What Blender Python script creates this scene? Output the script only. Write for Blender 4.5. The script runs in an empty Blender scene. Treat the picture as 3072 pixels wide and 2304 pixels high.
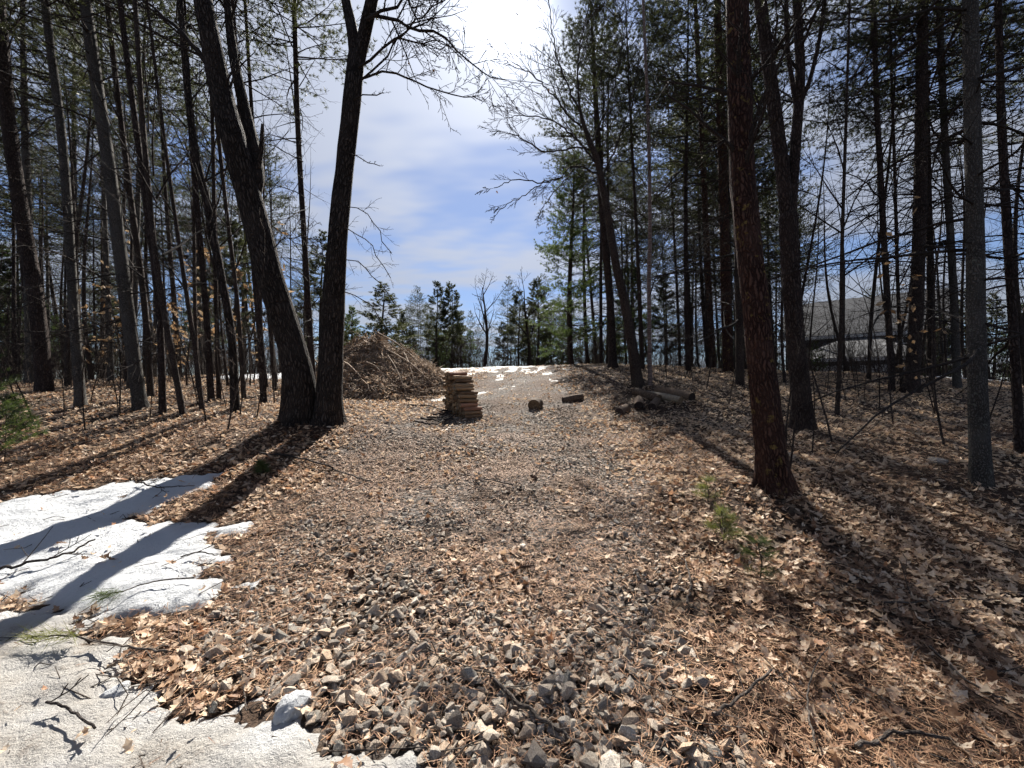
import bpy, math, random
import numpy as np
from mathutils import Vector, Matrix, Quaternion

random.seed(7)
rng = np.random.default_rng(7)
sc = bpy.context.scene
col = sc.collection

# ------------------------------------------------------------------ camera
F, CX, CY, CAMZ = 400.0, 512.0, 384.0, 1.6          # focal length in pixels of a 1024 wide frame
cam_d = bpy.data.cameras.new('camera'); cam = bpy.data.objects.new('camera', cam_d); col.objects.link(cam)
cam_d.sensor_width = 36.0; cam_d.lens = 36.0 * F / 1024.0
cam_d.clip_start = 0.05; cam_d.clip_end = 3000
cam.location = (0, 0, CAMZ); cam.rotation_euler = (math.radians(90), 0, 0)
sc.camera = cam

# ------------------------------------------------------------------ world, sun, exposure
SUN_EL, SUN_AZ = math.radians(43.0), math.radians(-1.0)
SUN_DIR = Vector((math.sin(SUN_AZ) * math.cos(SUN_EL), math.cos(SUN_AZ) * math.cos(SUN_EL), math.sin(SUN_EL)))
SKY_STRENGTH = 0.05
SUN_STRENGTH = 5.0
EXPOSURE = 1.5
world = bpy.data.worlds.new('World'); sc.world = world; world.use_nodes = True
def build_world():
    nt = world.node_tree; nt.nodes.clear(); N = nt.nodes.new; L = nt.links.new
    def math_(op, a, b=None, c=None, clamp=False):
        n = N('ShaderNodeMath'); n.operation = op; n.use_clamp = clamp
        for i, v in enumerate((a, b, c)):
            if v is None: continue
            if isinstance(v, (int, float)): n.inputs[i].default_value = v
            else: L(v, n.inputs[i])
        return n.outputs[0]
    sky = N('ShaderNodeTexSky'); sky.sky_type = 'NISHITA'; sky.sun_disc = False
    sky.sun_elevation = SUN_EL; sky.sun_rotation = SUN_AZ
    sky.air_density = 1.0; sky.dust_density = 0.25; sky.ozone_density = 2.2
    tc = N('ShaderNodeTexCoord'); sep = N('ShaderNodeSeparateXYZ'); L(tc.outputs['Generated'], sep.inputs[0])
    zc = math_('ADD', math_('MAXIMUM', sep.outputs[2], 0.0), 0.16)
    comb = N('ShaderNodeCombineXYZ'); L(math_('DIVIDE', sep.outputs[0], zc), comb.inputs[0]); L(math_('DIVIDE', sep.outputs[1], zc), comb.inputs[1])
    mp = N('ShaderNodeMapping'); mp.inputs['Rotation'].default_value = (0, 0, math.radians(24)); mp.inputs['Scale'].default_value = (0.55, 1.15, 1); mp.inputs['Location'].default_value = (5.187, 4.687, 0)
    L(comb.outputs[0], mp.inputs[0])
    n1 = N('ShaderNodeTexNoise'); n1.inputs['Scale'].default_value = 1.25; n1.inputs['Detail'].default_value = 4; n1.inputs['Roughness'].default_value = 0.55; n1.inputs['Distortion'].default_value = 0.0
    L(mp.outputs[0], n1.inputs['Vector'])
    mr = N('ShaderNodeMapRange'); mr.interpolation_type = 'SMOOTHSTEP'; mr.inputs[1].default_value = 0.42; mr.inputs[2].default_value = 0.57
    L(n1.outputs[0], mr.inputs[0])
    # thin high cloud scatters sunlight forwards: brighter towards the sun
    dot = N('ShaderNodeVectorMath'); dot.operation = 'DOT_PRODUCT'; L(tc.outputs['Generated'], dot.inputs[0]); dot.inputs[1].default_value = SUN_DIR
    d0 = math_('MAXIMUM', dot.outputs['Value'], 0.0)
    glow = math_('MULTIPLY', math_('POWER', d0, 900.0), 60.0)
    glow = math_('ADD', glow, math_('MULTIPLY', math_('POWER', d0, 60.0), 1.6))
    glow = math_('ADD', glow, math_('MULTIPLY', math_('POWER', d0, 5.0), 3.6))
    cl = math_('ADD', glow, 2.9)
    ccol = N('ShaderNodeVectorMath'); ccol.operation = 'SCALE'; ccol.inputs[0].default_value = (0.87, 0.93, 1.08); L(cl, ccol.inputs['Scale'])
    skyt = N('ShaderNodeVectorMath'); skyt.operation = 'MULTIPLY'; skyt.inputs[1].default_value = (0.52, 0.61, 0.78); L(sky.outputs[0], skyt.inputs[0])
    mix = N('ShaderNodeMix'); mix.data_type = 'RGBA'
    fac = math_('ADD', math_('MULTIPLY_ADD', mr.outputs[0], 0.65, 0.22), math_('MULTIPLY', math_('POWER', d0, 150.0), 0.6), clamp=True)
    L(fac, mix.inputs[0]); L(skyt.outputs[0], mix.inputs[6]); L(ccol.outputs[0], mix.inputs[7])
    bg = N('ShaderNodeBackground'); bg.inputs[1].default_value = SKY_STRENGTH; L(mix.outputs[2], bg.inputs[0])
    out = N('ShaderNodeOutputWorld'); L(bg.outputs[0], out.inputs[0])
build_world()
world.cycles.sampling_method = 'MANUAL'; world.cycles.sample_map_resolution = 512
sun_d = bpy.data.lights.new('sun', 'SUN'); sun_d.energy = SUN_STRENGTH; sun_d.angle = math.radians(0.53); sun_d.color = (1.0, 0.95, 0.87)
sun = bpy.data.objects.new('sun', sun_d); col.objects.link(sun)
sun.rotation_euler = SUN_DIR.to_track_quat('Z', 'Y').to_euler()
sc.view_settings.view_transform = 'Standard'; sc.view_settings.look = 'None'; sc.view_settings.gamma = 1.0
sc.view_settings.exposure = EXPOSURE; sc.view_settings.use_curve_mapping = False
sc.cycles.max_bounces = 4; sc.cycles.diffuse_bounces = 2; sc.cycles.glossy_bounces = 1; sc.cycles.transmission_bounces = 2
sc.cycles.use_adaptive_sampling = True; sc.cycles.adaptive_threshold = 0.05

# ------------------------------------------------------------------ noise and ground height
def _hash(ix, iy, s):
    h = (ix.astype(np.int64) * 374761393 + iy.astype(np.int64) * 668265263 + s * 1442695041) & 0xFFFFFFFF
    h = ((h ^ (h >> 13)) * 1274126177) & 0xFFFFFFFF
    return ((h ^ (h >> 16)) & 0xFFFFFF) / float(0xFFFFFF)
def vnoise(x, y, s=0):
    x = np.asarray(x, float); y = np.asarray(y, float)
    ix = np.floor(x); iy = np.floor(y); fx = x - ix; fy = y - iy
    fx = fx * fx * (3 - 2 * fx); fy = fy * fy * (3 - 2 * fy)
    a = _hash(ix, iy, s); b = _hash(ix + 1, iy, s); c = _hash(ix, iy + 1, s); d = _hash(ix + 1, iy + 1, s)
    return (a * (1 - fx) + b * fx) * (1 - fy) + (c * (1 - fx) + d * fx) * fy
def fbm(x, y, s=0, o=4):
    v = 0; a = 0.5; t = 0
    for k in range(o):
        v = v + a * vnoise(x * 2 ** k, y * 2 ** k, s + k * 17); t += a; a *= 0.5
    return v / t
CP = np.array([
 (0, 0, 0), (0, 2, .1), (0, 4, .28), (0, 6.5, .53), (-.9, 9, .79), (.8, 9, .80), (0, 12, 1.2), (0, 16, 1.85), (-1.5, 20, 2.38), (2, 20, 2.52),
 (0, 26, 2.6), (0, 42, 2.5), (0, 70, 2.0), (-6, 26, 2.5), (6, 28, 2.6),
 (2.97, 4.4, .43), (5.39, 4.6, .45), (5.09, 7, .83), (11.05, 11, 1.41), (6.5, 8, .94), (3.3, 9.5, .95), (4, 18, 2.45), (6.6, 14, 1.95), (3.84, 12, 1.6),
 (13.5, 16, 2.04), (17.9, 16, 1.74), (15, 28, 1.1), (30, 30, .8), (10, 40, 1.7), (2.94, 2.3, .0), (1.6, 1.7, .04), (6, 0, -.1), (5, 2.5, .0), (9, 6, .6), (20, 8, .8), (1.7, 6.5, .53),
 (-3.8, 7.2, .95), (-3.55, 4.9, .36), (-8.4, 9, 1.06), (-9.7, 9, 1.1), (-12.8, 11, 1.38), (-5.76, 4.5, .27), (-3.7, 2.9, .06), (-9, 7, .66), (-10.9, 18, 2.0), (-20, 25, 2.1),
 (-30, 40, 2.2), (-3.9, 12, 1.34), (-6, 12, 1.34), (-2, 2, .08), (-2.2, 6, .5), (-40, 0, .3), (40, 0, -.2), (0, -10, -.5), (-40, 60, 2.0), (40, 60, 1.0), (-15, -10, -.3), (15, -10, -.5), (-12, 4, .4)], float)
def _phi(r2): return np.sqrt(r2 + 1.2)
_A = _phi(((CP[:, None, :2] - CP[None, :, :2]) ** 2).sum(-1)); _n = len(CP)
_M = np.zeros((_n + 1, _n + 1)); _M[:_n, :_n] = _A + np.eye(_n) * 0.02; _M[:_n, _n] = 1; _M[_n, :_n] = 1
_W = np.linalg.solve(_M, np.append(CP[:, 2], 0))
def gz(x, y):
    x = np.asarray(x, float); y = np.asarray(y, float); sh = np.broadcast(x, y).shape
    X = np.broadcast_to(x, sh).ravel(); Y = np.broadcast_to(y, sh).ravel()
    z = np.empty(len(X))
    for i in range(0, len(X), 40000):
        s = slice(i, i + 40000)
        z[s] = _phi((X[s, None] - CP[:, 0]) ** 2 + (Y[s, None] - CP[:, 1]) ** 2) @ _W[:_n] + _W[_n]
    r = np.hypot(X, Y - 15); k = np.clip((r - 50) / 60, 0, 1)
    z = z * (1 - k) + 1.0 * k
    z = z + (fbm(X * 1.1, Y * 1.1, 3) - .5) * .10 + (fbm(X * 5, Y * 5, 9, 3) - .5) * .030
    return z.reshape(sh)
def gz1(x, y): return float(gz(np.array([x]), np.array([y]))[0])
_DS = np.concatenate([np.arange(.7, 12, .02), np.arange(12, 60, .1)])
def hit(px, py, lift=0.0):
    """where the line of sight through a picture point meets the ground (1024 wide frame)"""
    x = (px - CX) / F * _DS; z = CAMZ + (CY - py) / F * _DS; g = gz(x, _DS) + lift
    b = np.nonzero(z <= g)[0]
    d = _DS[b[0]] if len(b) else _DS[np.argmin(z - g)]
    return Vector(((px - CX) / F * d, d, gz1((px - CX) / F * d, d)))
def at(px, py, d): return Vector(((px - CX) / F * d, d, CAMZ + (CY - py) / F * d))
def proj(x, y, z):
    y = np.maximum(y, .01); return CX + F * x / y, CY - F * (z - CAMZ) / y

# ------------------------------------------------------------------ materials
MATS = {}
class NT:
    def __init__(s, name):
        s.m = bpy.data.materials.new(name); s.m.use_nodes = True; s.t = s.m.node_tree; s.t.nodes.clear()
        MATS[name] = s.m
    def n(s, typ, **kw):
        n = s.t.nodes.new('ShaderNode' + typ)
        for k, v in kw.items():
            if k.startswith('_'): setattr(n, k[1:], v)
        return n
    def l(s, a, b): s.t.links.new(a, b)
    def attr(s, name, out='Fac'):
        n = s.n('Attribute'); n.attribute_name = name; return n.outputs[out]
    def val(s, sock, v):
        if hasattr(v, 'node'): s.l(v, sock)
        else: sock.default_value = v
    def math(s, op, a, b=0.0, clamp=False):
        n = s.n('Math'); n.operation = op; n.use_clamp = clamp; s.val(n.inputs[0], a); s.val(n.inputs[1], b); return n.outputs[0]
    def mapping(s, vec, scale):
        n = s.n('Mapping'); n.inputs['Scale'].default_value = scale; s.l(vec, n.inputs[0]); return n.outputs[0]
    def noise(s, vec, scale, detail=4, rough=.55, out=0):
        n = s.n('TexNoise'); n.inputs['Scale'].default_value = scale; n.inputs['Detail'].default_value = detail; n.inputs['Roughness'].default_value = rough
        s.l(vec, n.inputs['Vector']); return n.outputs[out]
    def voro(s, vec, scale, feature='F1', out='Distance'):
        n = s.n('TexVoronoi'); n.feature = feature; n.inputs['Scale'].default_value = scale; s.l(vec, n.inputs['Vector']); return n.outputs[out]
    def ramp(s, fac, stops):
        n = s.n('ValToRGB'); s.l(fac, n.inputs[0]); e = n.color_ramp.elements
        while len(e) > 1: e.remove(e[-1])
        e[0].position = stops[0][0]; e[0].color = (*stops[0][1], 1)
        for p, c in stops[1:]:
            k = e.new(p); k.color = (*c, 1)
        return n.outputs[0]
    def mix(s, f, a, b, mode='MIX'):
        n = s.n('Mix'); n.data_type = 'RGBA'; n.blend_type = mode
        s.val(n.inputs[0], f)
        for i, v in ((6, a), (7, b)):
            if hasattr(v, 'node'): s.l(v, n.inputs[i])
            else: n.inputs[i].default_value = (*v, 1)
        return n.outputs[2]
    def range(s, v, a, b, c=0.0, d=1.0):
        n = s.n('MapRange'); s.l(v, n.inputs[0])
        for i, q in enumerate((a, b, c, d)): n.inputs[i + 1].default_value = q
        return n.outputs[0]
    def bump(s, h, strength=.5, dist=.01, normal=None):
        n = s.n('Bump'); n.inputs['Strength'].default_value = strength; n.inputs['Distance'].default_value = dist; s.l(h, n.inputs['Height'])
        if normal: s.l(normal, n.inputs['Normal'])
        return n.outputs[0]
    def out(s, color, rough=.85, bump=None, spec=.3, trans=0.0, transcol=None):
        p = s.n('BsdfPrincipled'); s.val(p.inputs['Roughness'], rough); p.inputs['Specular IOR Level'].default_value = spec
        if hasattr(color, 'node'): s.l(color, p.inputs['Base Color'])
        else: p.inputs['Base Color'].default_value = (*color, 1)
        if bump: s.l(bump, p.inputs['Normal'])
        o = s.n('OutputMaterial'); sh = p.outputs[0]
        if trans:
            t = s.n('BsdfTranslucent'); mx = s.n('MixShader'); mx.inputs[0].default_value = trans
            c = transcol if transcol is not None else color
            if hasattr(c, 'node'): s.l(c, t.inputs[0])
            else: t.inputs[0].default_value = (*c, 1)
            s.l(sh, mx.inputs[1]); s.l(t.outputs[0], mx.inputs[2]); sh = mx.outputs[0]
        s.l(sh, o.inputs[0]); return s.m
    def pos(s): return s.n('NewGeometry').outputs['Position']
    def orand(s): return s.n('ObjectInfo').outputs['Random']

def bark(name, dark, mid, light, sx=30, sz=7, depth=.02, lichen=None, moss=None):
    b = NT(name); bc = b.attr('bc', 'Vector')
    orv = b.n('Vector' + 'Math'); orv.operation = 'ADD'; b.l(bc, orv.inputs[0])
    cx = b.n('CombineXYZ'); b.l(b.math('MULTIPLY', b.orand(), 40.0), cx.inputs[2]); b.l(cx.outputs[0], orv.inputs[1]); bc = orv.outputs[0]
    warp = b.noise(bc, 6, 3, out=1)
    wv = b.n('VectorMath'); wv.operation = 'MULTIPLY_ADD'; b.l(warp, wv.inputs[0]); wv.inputs[1].default_value = (.09, .09, .32); b.l(bc, wv.inputs[2])
    v = b.voro(b.mapping(wv.outputs[0], (sx, sx, sz)), 1.0, 'DISTANCE_TO_EDGE')
    fur = b.range(v, 0.0, .28)
    fine = b.noise(b.mapping(bc, (1, 1, .35)), 90, 4, .65)
    h = b.math('ADD', b.math('MULTIPLY', fur, .78), b.math('MULTIPLY', fine, .45))
    c = b.ramp(h, [(0.08, dark), (.55, mid), (1.0, light)])
    big = b.noise(bc, 3.0, 3)
    c = b.mix(b.range(big, .35, .7, 0, .5), c, light, 'MIX')
    c = b.mix(.5, c, b.ramp(fine, [(.25, dark), (.8, light)]), 'SOFT_LIGHT')
    if lichen:
        ln = b.noise(bc, 9, 5, .65); c = b.mix(b.range(ln, lichen[1], lichen[1] + .06, 0, .8), c, lichen[0])
    return b.out(c, .92, b.bump(h, 1.0, depth), .15)
bark('bark_oak', (.008, .006, .005), (.042, .033, .028), (.12, .10, .087), 26, 5.5, .05)
bark('bark_pine', (.014, .009, .008), (.050, .036, .031), (.12, .095, .085), 28, 9, .025)
bark('bark_red', (.012, .005, .004), (.062, .031, .025), (.165, .10, .078), 34, 7, .035, ((.24, .17, .055), .60))
bark('bark_grey', (.035, .032, .029), (.080, .074, .067), (.17, .16, .147), 50, 26, .010, ((.155, .16, .135), .62))
bark('bark_pole', (.016, .012, .011), (.055, .042, .036), (.13, .105, .09), 45, 14, .012)
bark('bark_bough', (.018, .014, .012), (.045, .037, .033), (.095, .082, .075), 60, 20, .006)
bark('bark_deadwood', (.03, .024, .02), (.09, .074, .063), (.19, .165, .145), 60, 16, .006)
def birch():
    b = NT('bark_birch'); bc = b.attr('bc', 'Vector')
    w = b.noise(b.mapping(bc, (3, 3, 26)), 1.4, 5, .6)
    c = b.ramp(w, [(.34, (.045, .034, .03)), (.5, (.15, .11, .095)), (.78, (.30, .235, .21))])
    b.out(c, .7, b.bump(w, .4, .006), .25)
birch()

def m_needles(name, a, bcol, t=.35):
    b = NT(name); n = b.noise(b.pos(), 1.6, 3); r = b.orand()
    f = b.math('ADD', b.math('MULTIPLY', n, .8), b.math('MULTIPLY', r, .3))
    c = b.ramp(f, [(.25, a), (.85, bcol)])
    b.out(c, .55, None, .35, t, b.mix(1.0, c, (1.5, 1.6, .9), 'MULTIPLY'))
m_needles('needles_dark', (.024, .026, .018), (.062, .066, .038), .35)
m_needles('needles_green', (.030, .045, .018), (.080, .105, .042), .4)
m_needles('needles_yellow', (.10, .105, .04), (.19, .19, .08), .4)

def m_leaf(name, stops, t=.35):
    b = NT(name); r = b.math('FRACT', b.math('ADD', b.attr('rnd'), b.orand()))
    c = b.ramp(r, stops)
    n = b.noise(b.pos(), 70, 3, .6)
    c = b.mix(.55, c, b.ramp(n, [(.3, (.25, .2, .16)), (.7, (.8, .78, .75))]), 'SOFT_LIGHT')
    b.out(c, .62, b.bump(n, .3, .004), .35, t)
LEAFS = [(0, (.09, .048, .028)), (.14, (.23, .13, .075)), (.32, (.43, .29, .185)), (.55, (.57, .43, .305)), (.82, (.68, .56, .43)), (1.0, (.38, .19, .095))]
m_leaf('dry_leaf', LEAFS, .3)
m_leaf('brown_leaf', [(0, (.06, .03, .016)), (1, (.16, .09, .05))], .3)
m_leaf('beech_leaf', [(0, (.22, .13, .065)), (.5, (.34, .23, .13)), (1, (.45, .34, .22))], .35)

def m_stone():
    b = NT('granite'); r = b.math('FRACT', b.math('ADD', b.attr('rnd'), b.orand())); p = b.pos()
    c = b.ramp(r, [(0, (.10, .088, .078)), (.22, (.24, .205, .172)), (.5, (.37, .315, .255)), (.68, (.36, .265, .19)), (.84, (.16, .15, .13)), (1, (.48, .425, .36))])
    n = b.noise(p, 160, 4, .7); n2 = b.noise(p, 28, 3)
    c = b.mix(.8, c, b.ramp(n, [(.3, (.12, .12, .12)), (.7, (.88, .87, .85))]), 'OVERLAY')
    c = b.mix(b.range(n2, .50, .72, 0, .6), c, (.17, .115, .08))
    b.out(c, .88, b.bump(b.math('ADD', n, n2), .6, .006), .25)
m_stone()

def m_ground():
    b = NT('forest_floor'); p = b.pos()
    sh = b.n('Mapping'); sh.inputs['Rotation'].default_value = (0, 0, .6); sh.inputs['Scale'].default_value = (1, 1.3, 1); b.l(p, sh.inputs[0])
    vc = b.n('TexVoronoi'); vc.inputs['Scale'].default_value = 13; b.l(sh.outputs[0], vc.inputs['Vector'])
    sp = b.n('SeparateColor'); b.l(vc.outputs['Color'], sp.inputs[0])
    leafc = b.ramp(sp.outputs[0], [(0, (.03, .018, .012)), (.4, (.075, .043, .027)), (.66, (.17, .105, .066)), (.88, (.36, .26, .18)), (1, (.50, .39, .29))])
    edge = b.range(vc.outputs['Distance'], .0, .9, 1.0, .25)
    leafc = b.mix(1.0, leafc, edge, 'MULTIPLY')
    n = b.noise(p, 55, 5, .7); nb = b.noise(p, 1.3, 4)
    duff = b.ramp(n, [(.3, (.018, .011, .008)), (.6, (.07, .041, .026)), (.8, (.16, .10, .062))])
    c = b.mix(b.range(nb, .35, .6), duff, leafc)
    h = b.math('ADD', b.math('MULTIPLY', vc.outputs['Distance'], -.8), b.math('ADD', n, b.math('MULTIPLY', sp.outputs[1], .9)))
    b.out(c, .9, b.bump(h, 1.0, .05), .2)
    b = NT('gravel_bed'); p = b.pos()
    vc = b.n('TexVoronoi'); vc.inputs['Scale'].default_value = 17; b.l(p, vc.inputs['Vector'])
    sp = b.n('SeparateColor'); b.l(vc.outputs['Color'], sp.inputs[0])
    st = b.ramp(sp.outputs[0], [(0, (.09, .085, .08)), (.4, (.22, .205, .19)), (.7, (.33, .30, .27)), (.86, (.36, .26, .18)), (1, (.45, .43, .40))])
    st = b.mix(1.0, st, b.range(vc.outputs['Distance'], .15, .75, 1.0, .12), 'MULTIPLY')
    n = b.noise(p, 60, 5, .7); nb = b.noise(p, 1.1, 4, .6)
    duff = b.ramp(n, [(.3, (.022, .014, .009)), (.55, (.10, .062, .040)), (.8, (.24, .16, .105))])
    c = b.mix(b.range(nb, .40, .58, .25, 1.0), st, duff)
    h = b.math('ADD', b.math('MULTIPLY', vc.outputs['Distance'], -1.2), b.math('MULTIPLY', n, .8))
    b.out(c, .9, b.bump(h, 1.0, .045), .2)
m_ground()
def m_snow():
    b = NT('snow'); p = b.pos(); d = b.attr('dirt')
    n = b.noise(p, 95, 5, .75); n2 = b.noise(p, 26, 4, .6); n3 = b.noise(p, 9, 3)
    thr = b.math('SUBTRACT', 1.0, b.math('MULTIPLY', d, .50))
    q = b.math('ADD', b.math('MULTIPLY', n, .5), b.math('ADD', b.math('MULTIPLY', n2, .4), b.math('MULTIPLY', n3, .25)))
    f = b.math('MULTIPLY', b.math('SUBTRACT', q, thr), 5.0, True)
    c = b.mix(f, b.mix(d, (.52, .53, .54), (.32, .29, .25)), (.13, .095, .068))
    b.out(c, .6, b.bump(b.math('ADD', b.math('MULTIPLY', n, .9), b.math('MULTIPLY', n2, 1.4)), .75, .035), .25)
m_snow()
def m_simple(name, c1, c2, scale=20, rough=.8, stretch=(1, 1, 1), bumpd=.004, spec=.3):
    b = NT(name); p = b.n('TexCoord').outputs['Object']; n = b.noise(b.mapping(p, stretch), scale, 4, .6)
    r = b.math('ADD', n, b.math('MULTIPLY', b.math('SUBTRACT', b.orand(), .5), .35))
    b.out(b.ramp(r, [(.25, c1), (.75, c2)]), rough, b.bump(n, .5, bumpd), spec)
m_simple('split_wood', (.09, .052, .03), (.36, .235, .13), 14, .85, (.35, 4, 4))
m_simple('split_red', (.14, .065, .04), (.33, .18, .115), 14, .85, (.35, 4, 4))
m_simple('cut_end', (.06, .038, .024), (.34, .25, .15), 30, .85)
m_simple('dark_end', (.018, .012, .010), (.06, .042, .034), 22, .9)
m_simple('log_bark', (.04, .027, .018), (.22, .15, .10), 26, .92, (1, 1, 1), .02)
m_simple('log_bark_pale', (.15, .115, .075), (.36, .30, .22), 14, .85, (1, 1, 1), .01)
m_simple('dead_brush', (.15, .105, .072), (.58, .45, .33), 5, .9)
m_simple('brush_soil', (.04, .026, .018), (.20, .135, .09), 16, .95, (1, 1, 1), .06)
m_simple('roof_shingle', (.075, .075, .078), (.13, .13, .135), 9, .9, (1, 6, 6))
m_simple('siding', (.11, .11, .115), (.17, .17, .175), 5, .8)
m_simple('white_trim', (.55, .55, .55), (.66, .66, .66), 4, .6)
m_simple('garage_panel', (.42, .42, .43), (.52, .52, .53), 4, .6)
m_simple('black_metal', (.012, .012, .013), (.03, .03, .03), 8, .5)
m_simple('cone_scale', (.045, .026, .018), (.15, .09, .06), 40, .8)
def m_glass():
    b = NT('window_glass'); b.out((.02, .024, .028), .06, None, .6)
m_glass()

# ------------------------------------------------------------------ mesh builder
def cross(a, b):
    a, b = np.broadcast_arrays(np.asarray(a, float), np.asarray(b, float))
    return np.stack([a[..., 1] * b[..., 2] - a[..., 2] * b[..., 1], a[..., 2] * b[..., 0] - a[..., 0] * b[..., 2], a[..., 0] * b[..., 1] - a[..., 1] * b[..., 0]], -1)
class MB:
    def __init__(s): s.v = []; s.q = []; s.t = []; s.bc = []; s.rnd = []; s.n = 0; s.pend = {}
    def add(s, v, q=None, t=None, bc=None, rnd=None):
        v = np.asarray(v, np.float32)
        if q is not None and len(q): s.q.append(np.asarray(q, np.int32) + s.n)
        if t is not None and len(t): s.t.append(np.asarray(t, np.int32) + s.n)
        s.v.append(v); s.n += len(v)
        s.bc.append(v if bc is None else np.asarray(bc, np.float32))
        s.rnd.append(np.zeros(len(v), np.float32) if rnd is None else np.asarray(rnd, np.float32))
    def tube(s, pts, rad, sides=6, rough=0.0, seed=0, s0=0.0, cap=True, lobes=0.0):
        if sides < 8 and not cap and not rough and not lobes:      # plain twigs are collected and built in batches
            s.pend.setdefault((len(pts), sides), []).append((pts, rad)); return
        P = np.asarray(pts, float); R = np.asarray(rad, float); n = len(P)
        T = np.gradient(P, axis=0); T /= np.linalg.norm(T, axis=1)[:, None] + 1e-9
        m = np.abs(T.mean(0)); ref = np.zeros(3); ref[int(np.argmin(m))] = 1
        A = cross(T, ref); A /= np.linalg.norm(A, axis=1)[:, None] + 1e-9; B = cross(T, A)
        th = np.arange(sides) * 2 * math.pi / sides
        c, si = np.cos(th), np.sin(th)
        seg = np.append(0, np.cumsum(np.linalg.norm(np.diff(P, axis=0), axis=1))) + s0
        RR = R[:, None] * np.ones(sides)
        if rough:
            RR = RR * (1 + rough * 2 * (fbm(th[None] * 2.2 + seed * 9.1, seg[:, None] * 2.2 + seed, seed, 3) * np.ones((n, sides)) - .5))
        if lobes:
            fl = np.exp(-np.maximum(seg - .30, 0) / .20)
            RR = RR * (1 + fl[:, None] * (lobes * .55 + lobes * np.clip(np.sin(th * 5 + seed * 1.7) * .6 + np.sin(th * 3 + seed) * .5, -.4, 1)[None]))
        V = P[:, None] + RR[..., None] * (A[:, None] * c[None, :, None] + B[:, None] * si[None, :, None])
        bc = np.stack([RR * c, RR * si, np.repeat(seg[:, None], sides, 1)], -1)
        i = np.arange(n - 1)[:, None] * sides; j = np.arange(sides)[None]; k = (j + 1) % sides
        q = np.stack([i + j, i + k, i + sides + k, i + sides + j], -1).reshape(-1, 4)
        s.add(V.reshape(-1, 3), q, None, bc.reshape(-1, 3))
        if cap and sides > 3:
            for e, o in ((0, 0), (n - 1, (n - 1) * sides)):
                ring = V[e]; cen = ring.mean(0)
                t = [(sides, (x + 1) % sides, x) if e == 0 else (sides, x, (x + 1) % sides) for x in range(sides)]
                s.add(np.vstack([ring, cen]), None, t, np.vstack([bc[e], [0, 0, seg[e]]]))
    def flush(s):
        for (n, sides), items in s.pend.items():
            P = np.array([i[0] for i in items], float); R = np.array([i[1] for i in items], float); b = len(P)
            T = np.gradient(P, axis=1); T /= np.linalg.norm(T, axis=2)[..., None] + 1e-9
            ref = np.eye(3)[np.argmin(np.abs(T.mean(1)), axis=1)][:, None]
            A = cross(T, ref); A /= np.linalg.norm(A, axis=2)[..., None] + 1e-9; B = cross(T, A)
            th = np.arange(sides) * 2 * math.pi / sides; c, si = np.cos(th), np.sin(th)
            seg = np.concatenate([np.zeros((b, 1)), np.cumsum(np.linalg.norm(np.diff(P, axis=1), axis=2), axis=1)], 1)
            V = P[:, :, None] + R[:, :, None, None] * (A[:, :, None] * c[:, None] + B[:, :, None] * si[:, None])
            bc = np.stack([R[:, :, None] * c, R[:, :, None] * si, np.repeat(seg[:, :, None], sides, 2)], -1)
            i = np.arange(n - 1)[:, None] * sides; j = np.arange(sides)[None]; k = (j + 1) % sides
            q = np.stack([i + j, i + k, i + sides + k, i + sides + j], -1).reshape(-1, 4)
            q = (q[None] + (np.arange(b) * n * sides)[:, None, None]).reshape(-1, 4)
            s.add(V.reshape(-1, 3), q, None, bc.reshape(-1, 3))
        s.pend = {}
    def inst(s, TV, TT, R, S, P, rnd=None):
        n = len(P); V = np.einsum('nij,vj->nvi', R, TV) * np.asarray(S)[:, None, None] + P[:, None]
        off = (np.arange(n) * len(TV))[:, None, None]
        r = rng.random(n) if rnd is None else rnd
        TT = np.asarray(TT, np.int32)
        f = (TT[None] + off).reshape(-1, TT.shape[1])
        s.add(V.reshape(-1, 3), f if TT.shape[1] == 4 else None, f if TT.shape[1] == 3 else None, None, np.repeat(r, len(TV)))
    def box(s, lo, hi):
        x0, y0, z0 = lo; x1, y1, z1 = hi
        s.add([(x0, y0, z0), (x1, y0, z0), (x1, y1, z0), (x0, y1, z0), (x0, y0, z1), (x1, y0, z1), (x1, y1, z1), (x0, y1, z1)],
              [(0, 3, 2, 1), (4, 5, 6, 7), (0, 1, 5, 4), (1, 2, 6, 5), (2, 3, 7, 6), (3, 0, 4, 7)])
    def mesh(s, name, mat, smooth=True, attrs=('bc',)):
        s.flush(); me = bpy.data.meshes.new(name)
        V = np.concatenate(s.v) if s.v else np.zeros((0, 3), np.float32)
        q = np.concatenate(s.q) if s.q else np.zeros((0, 4), np.int32); t = np.concatenate(s.t) if s.t else np.zeros((0, 3), np.int32)
        me.vertices.add(len(V)); me.vertices.foreach_set('co', V.ravel())
        nl = q.size + t.size; me.loops.add(nl); me.polygons.add(len(q) + len(t))
        me.loops.foreach_set('vertex_index', np.concatenate([q.ravel(), t.ravel()]).astype(np.int32))
        st = np.concatenate([np.arange(len(q)) * 4, q.size + np.arange(len(t)) * 3]).astype(np.int32)
        me.polygons.foreach_set('loop_start', st)
        me.polygons.foreach_set('use_smooth', np.full(len(st), smooth))
        if 'bc' in attrs:
            a = me.attributes.new('bc', 'FLOAT_VECTOR', 'POINT'); a.data.foreach_set('vector', np.concatenate(s.bc).ravel())
        if 'rnd' in attrs:
            a = me.attributes.new('rnd', 'FLOAT', 'POINT'); a.data.foreach_set('value', np.concatenate(s.rnd))
        me.update(calc_edges=True); me.validate()
        me.materials.append(MATS[mat]); return me
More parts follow.
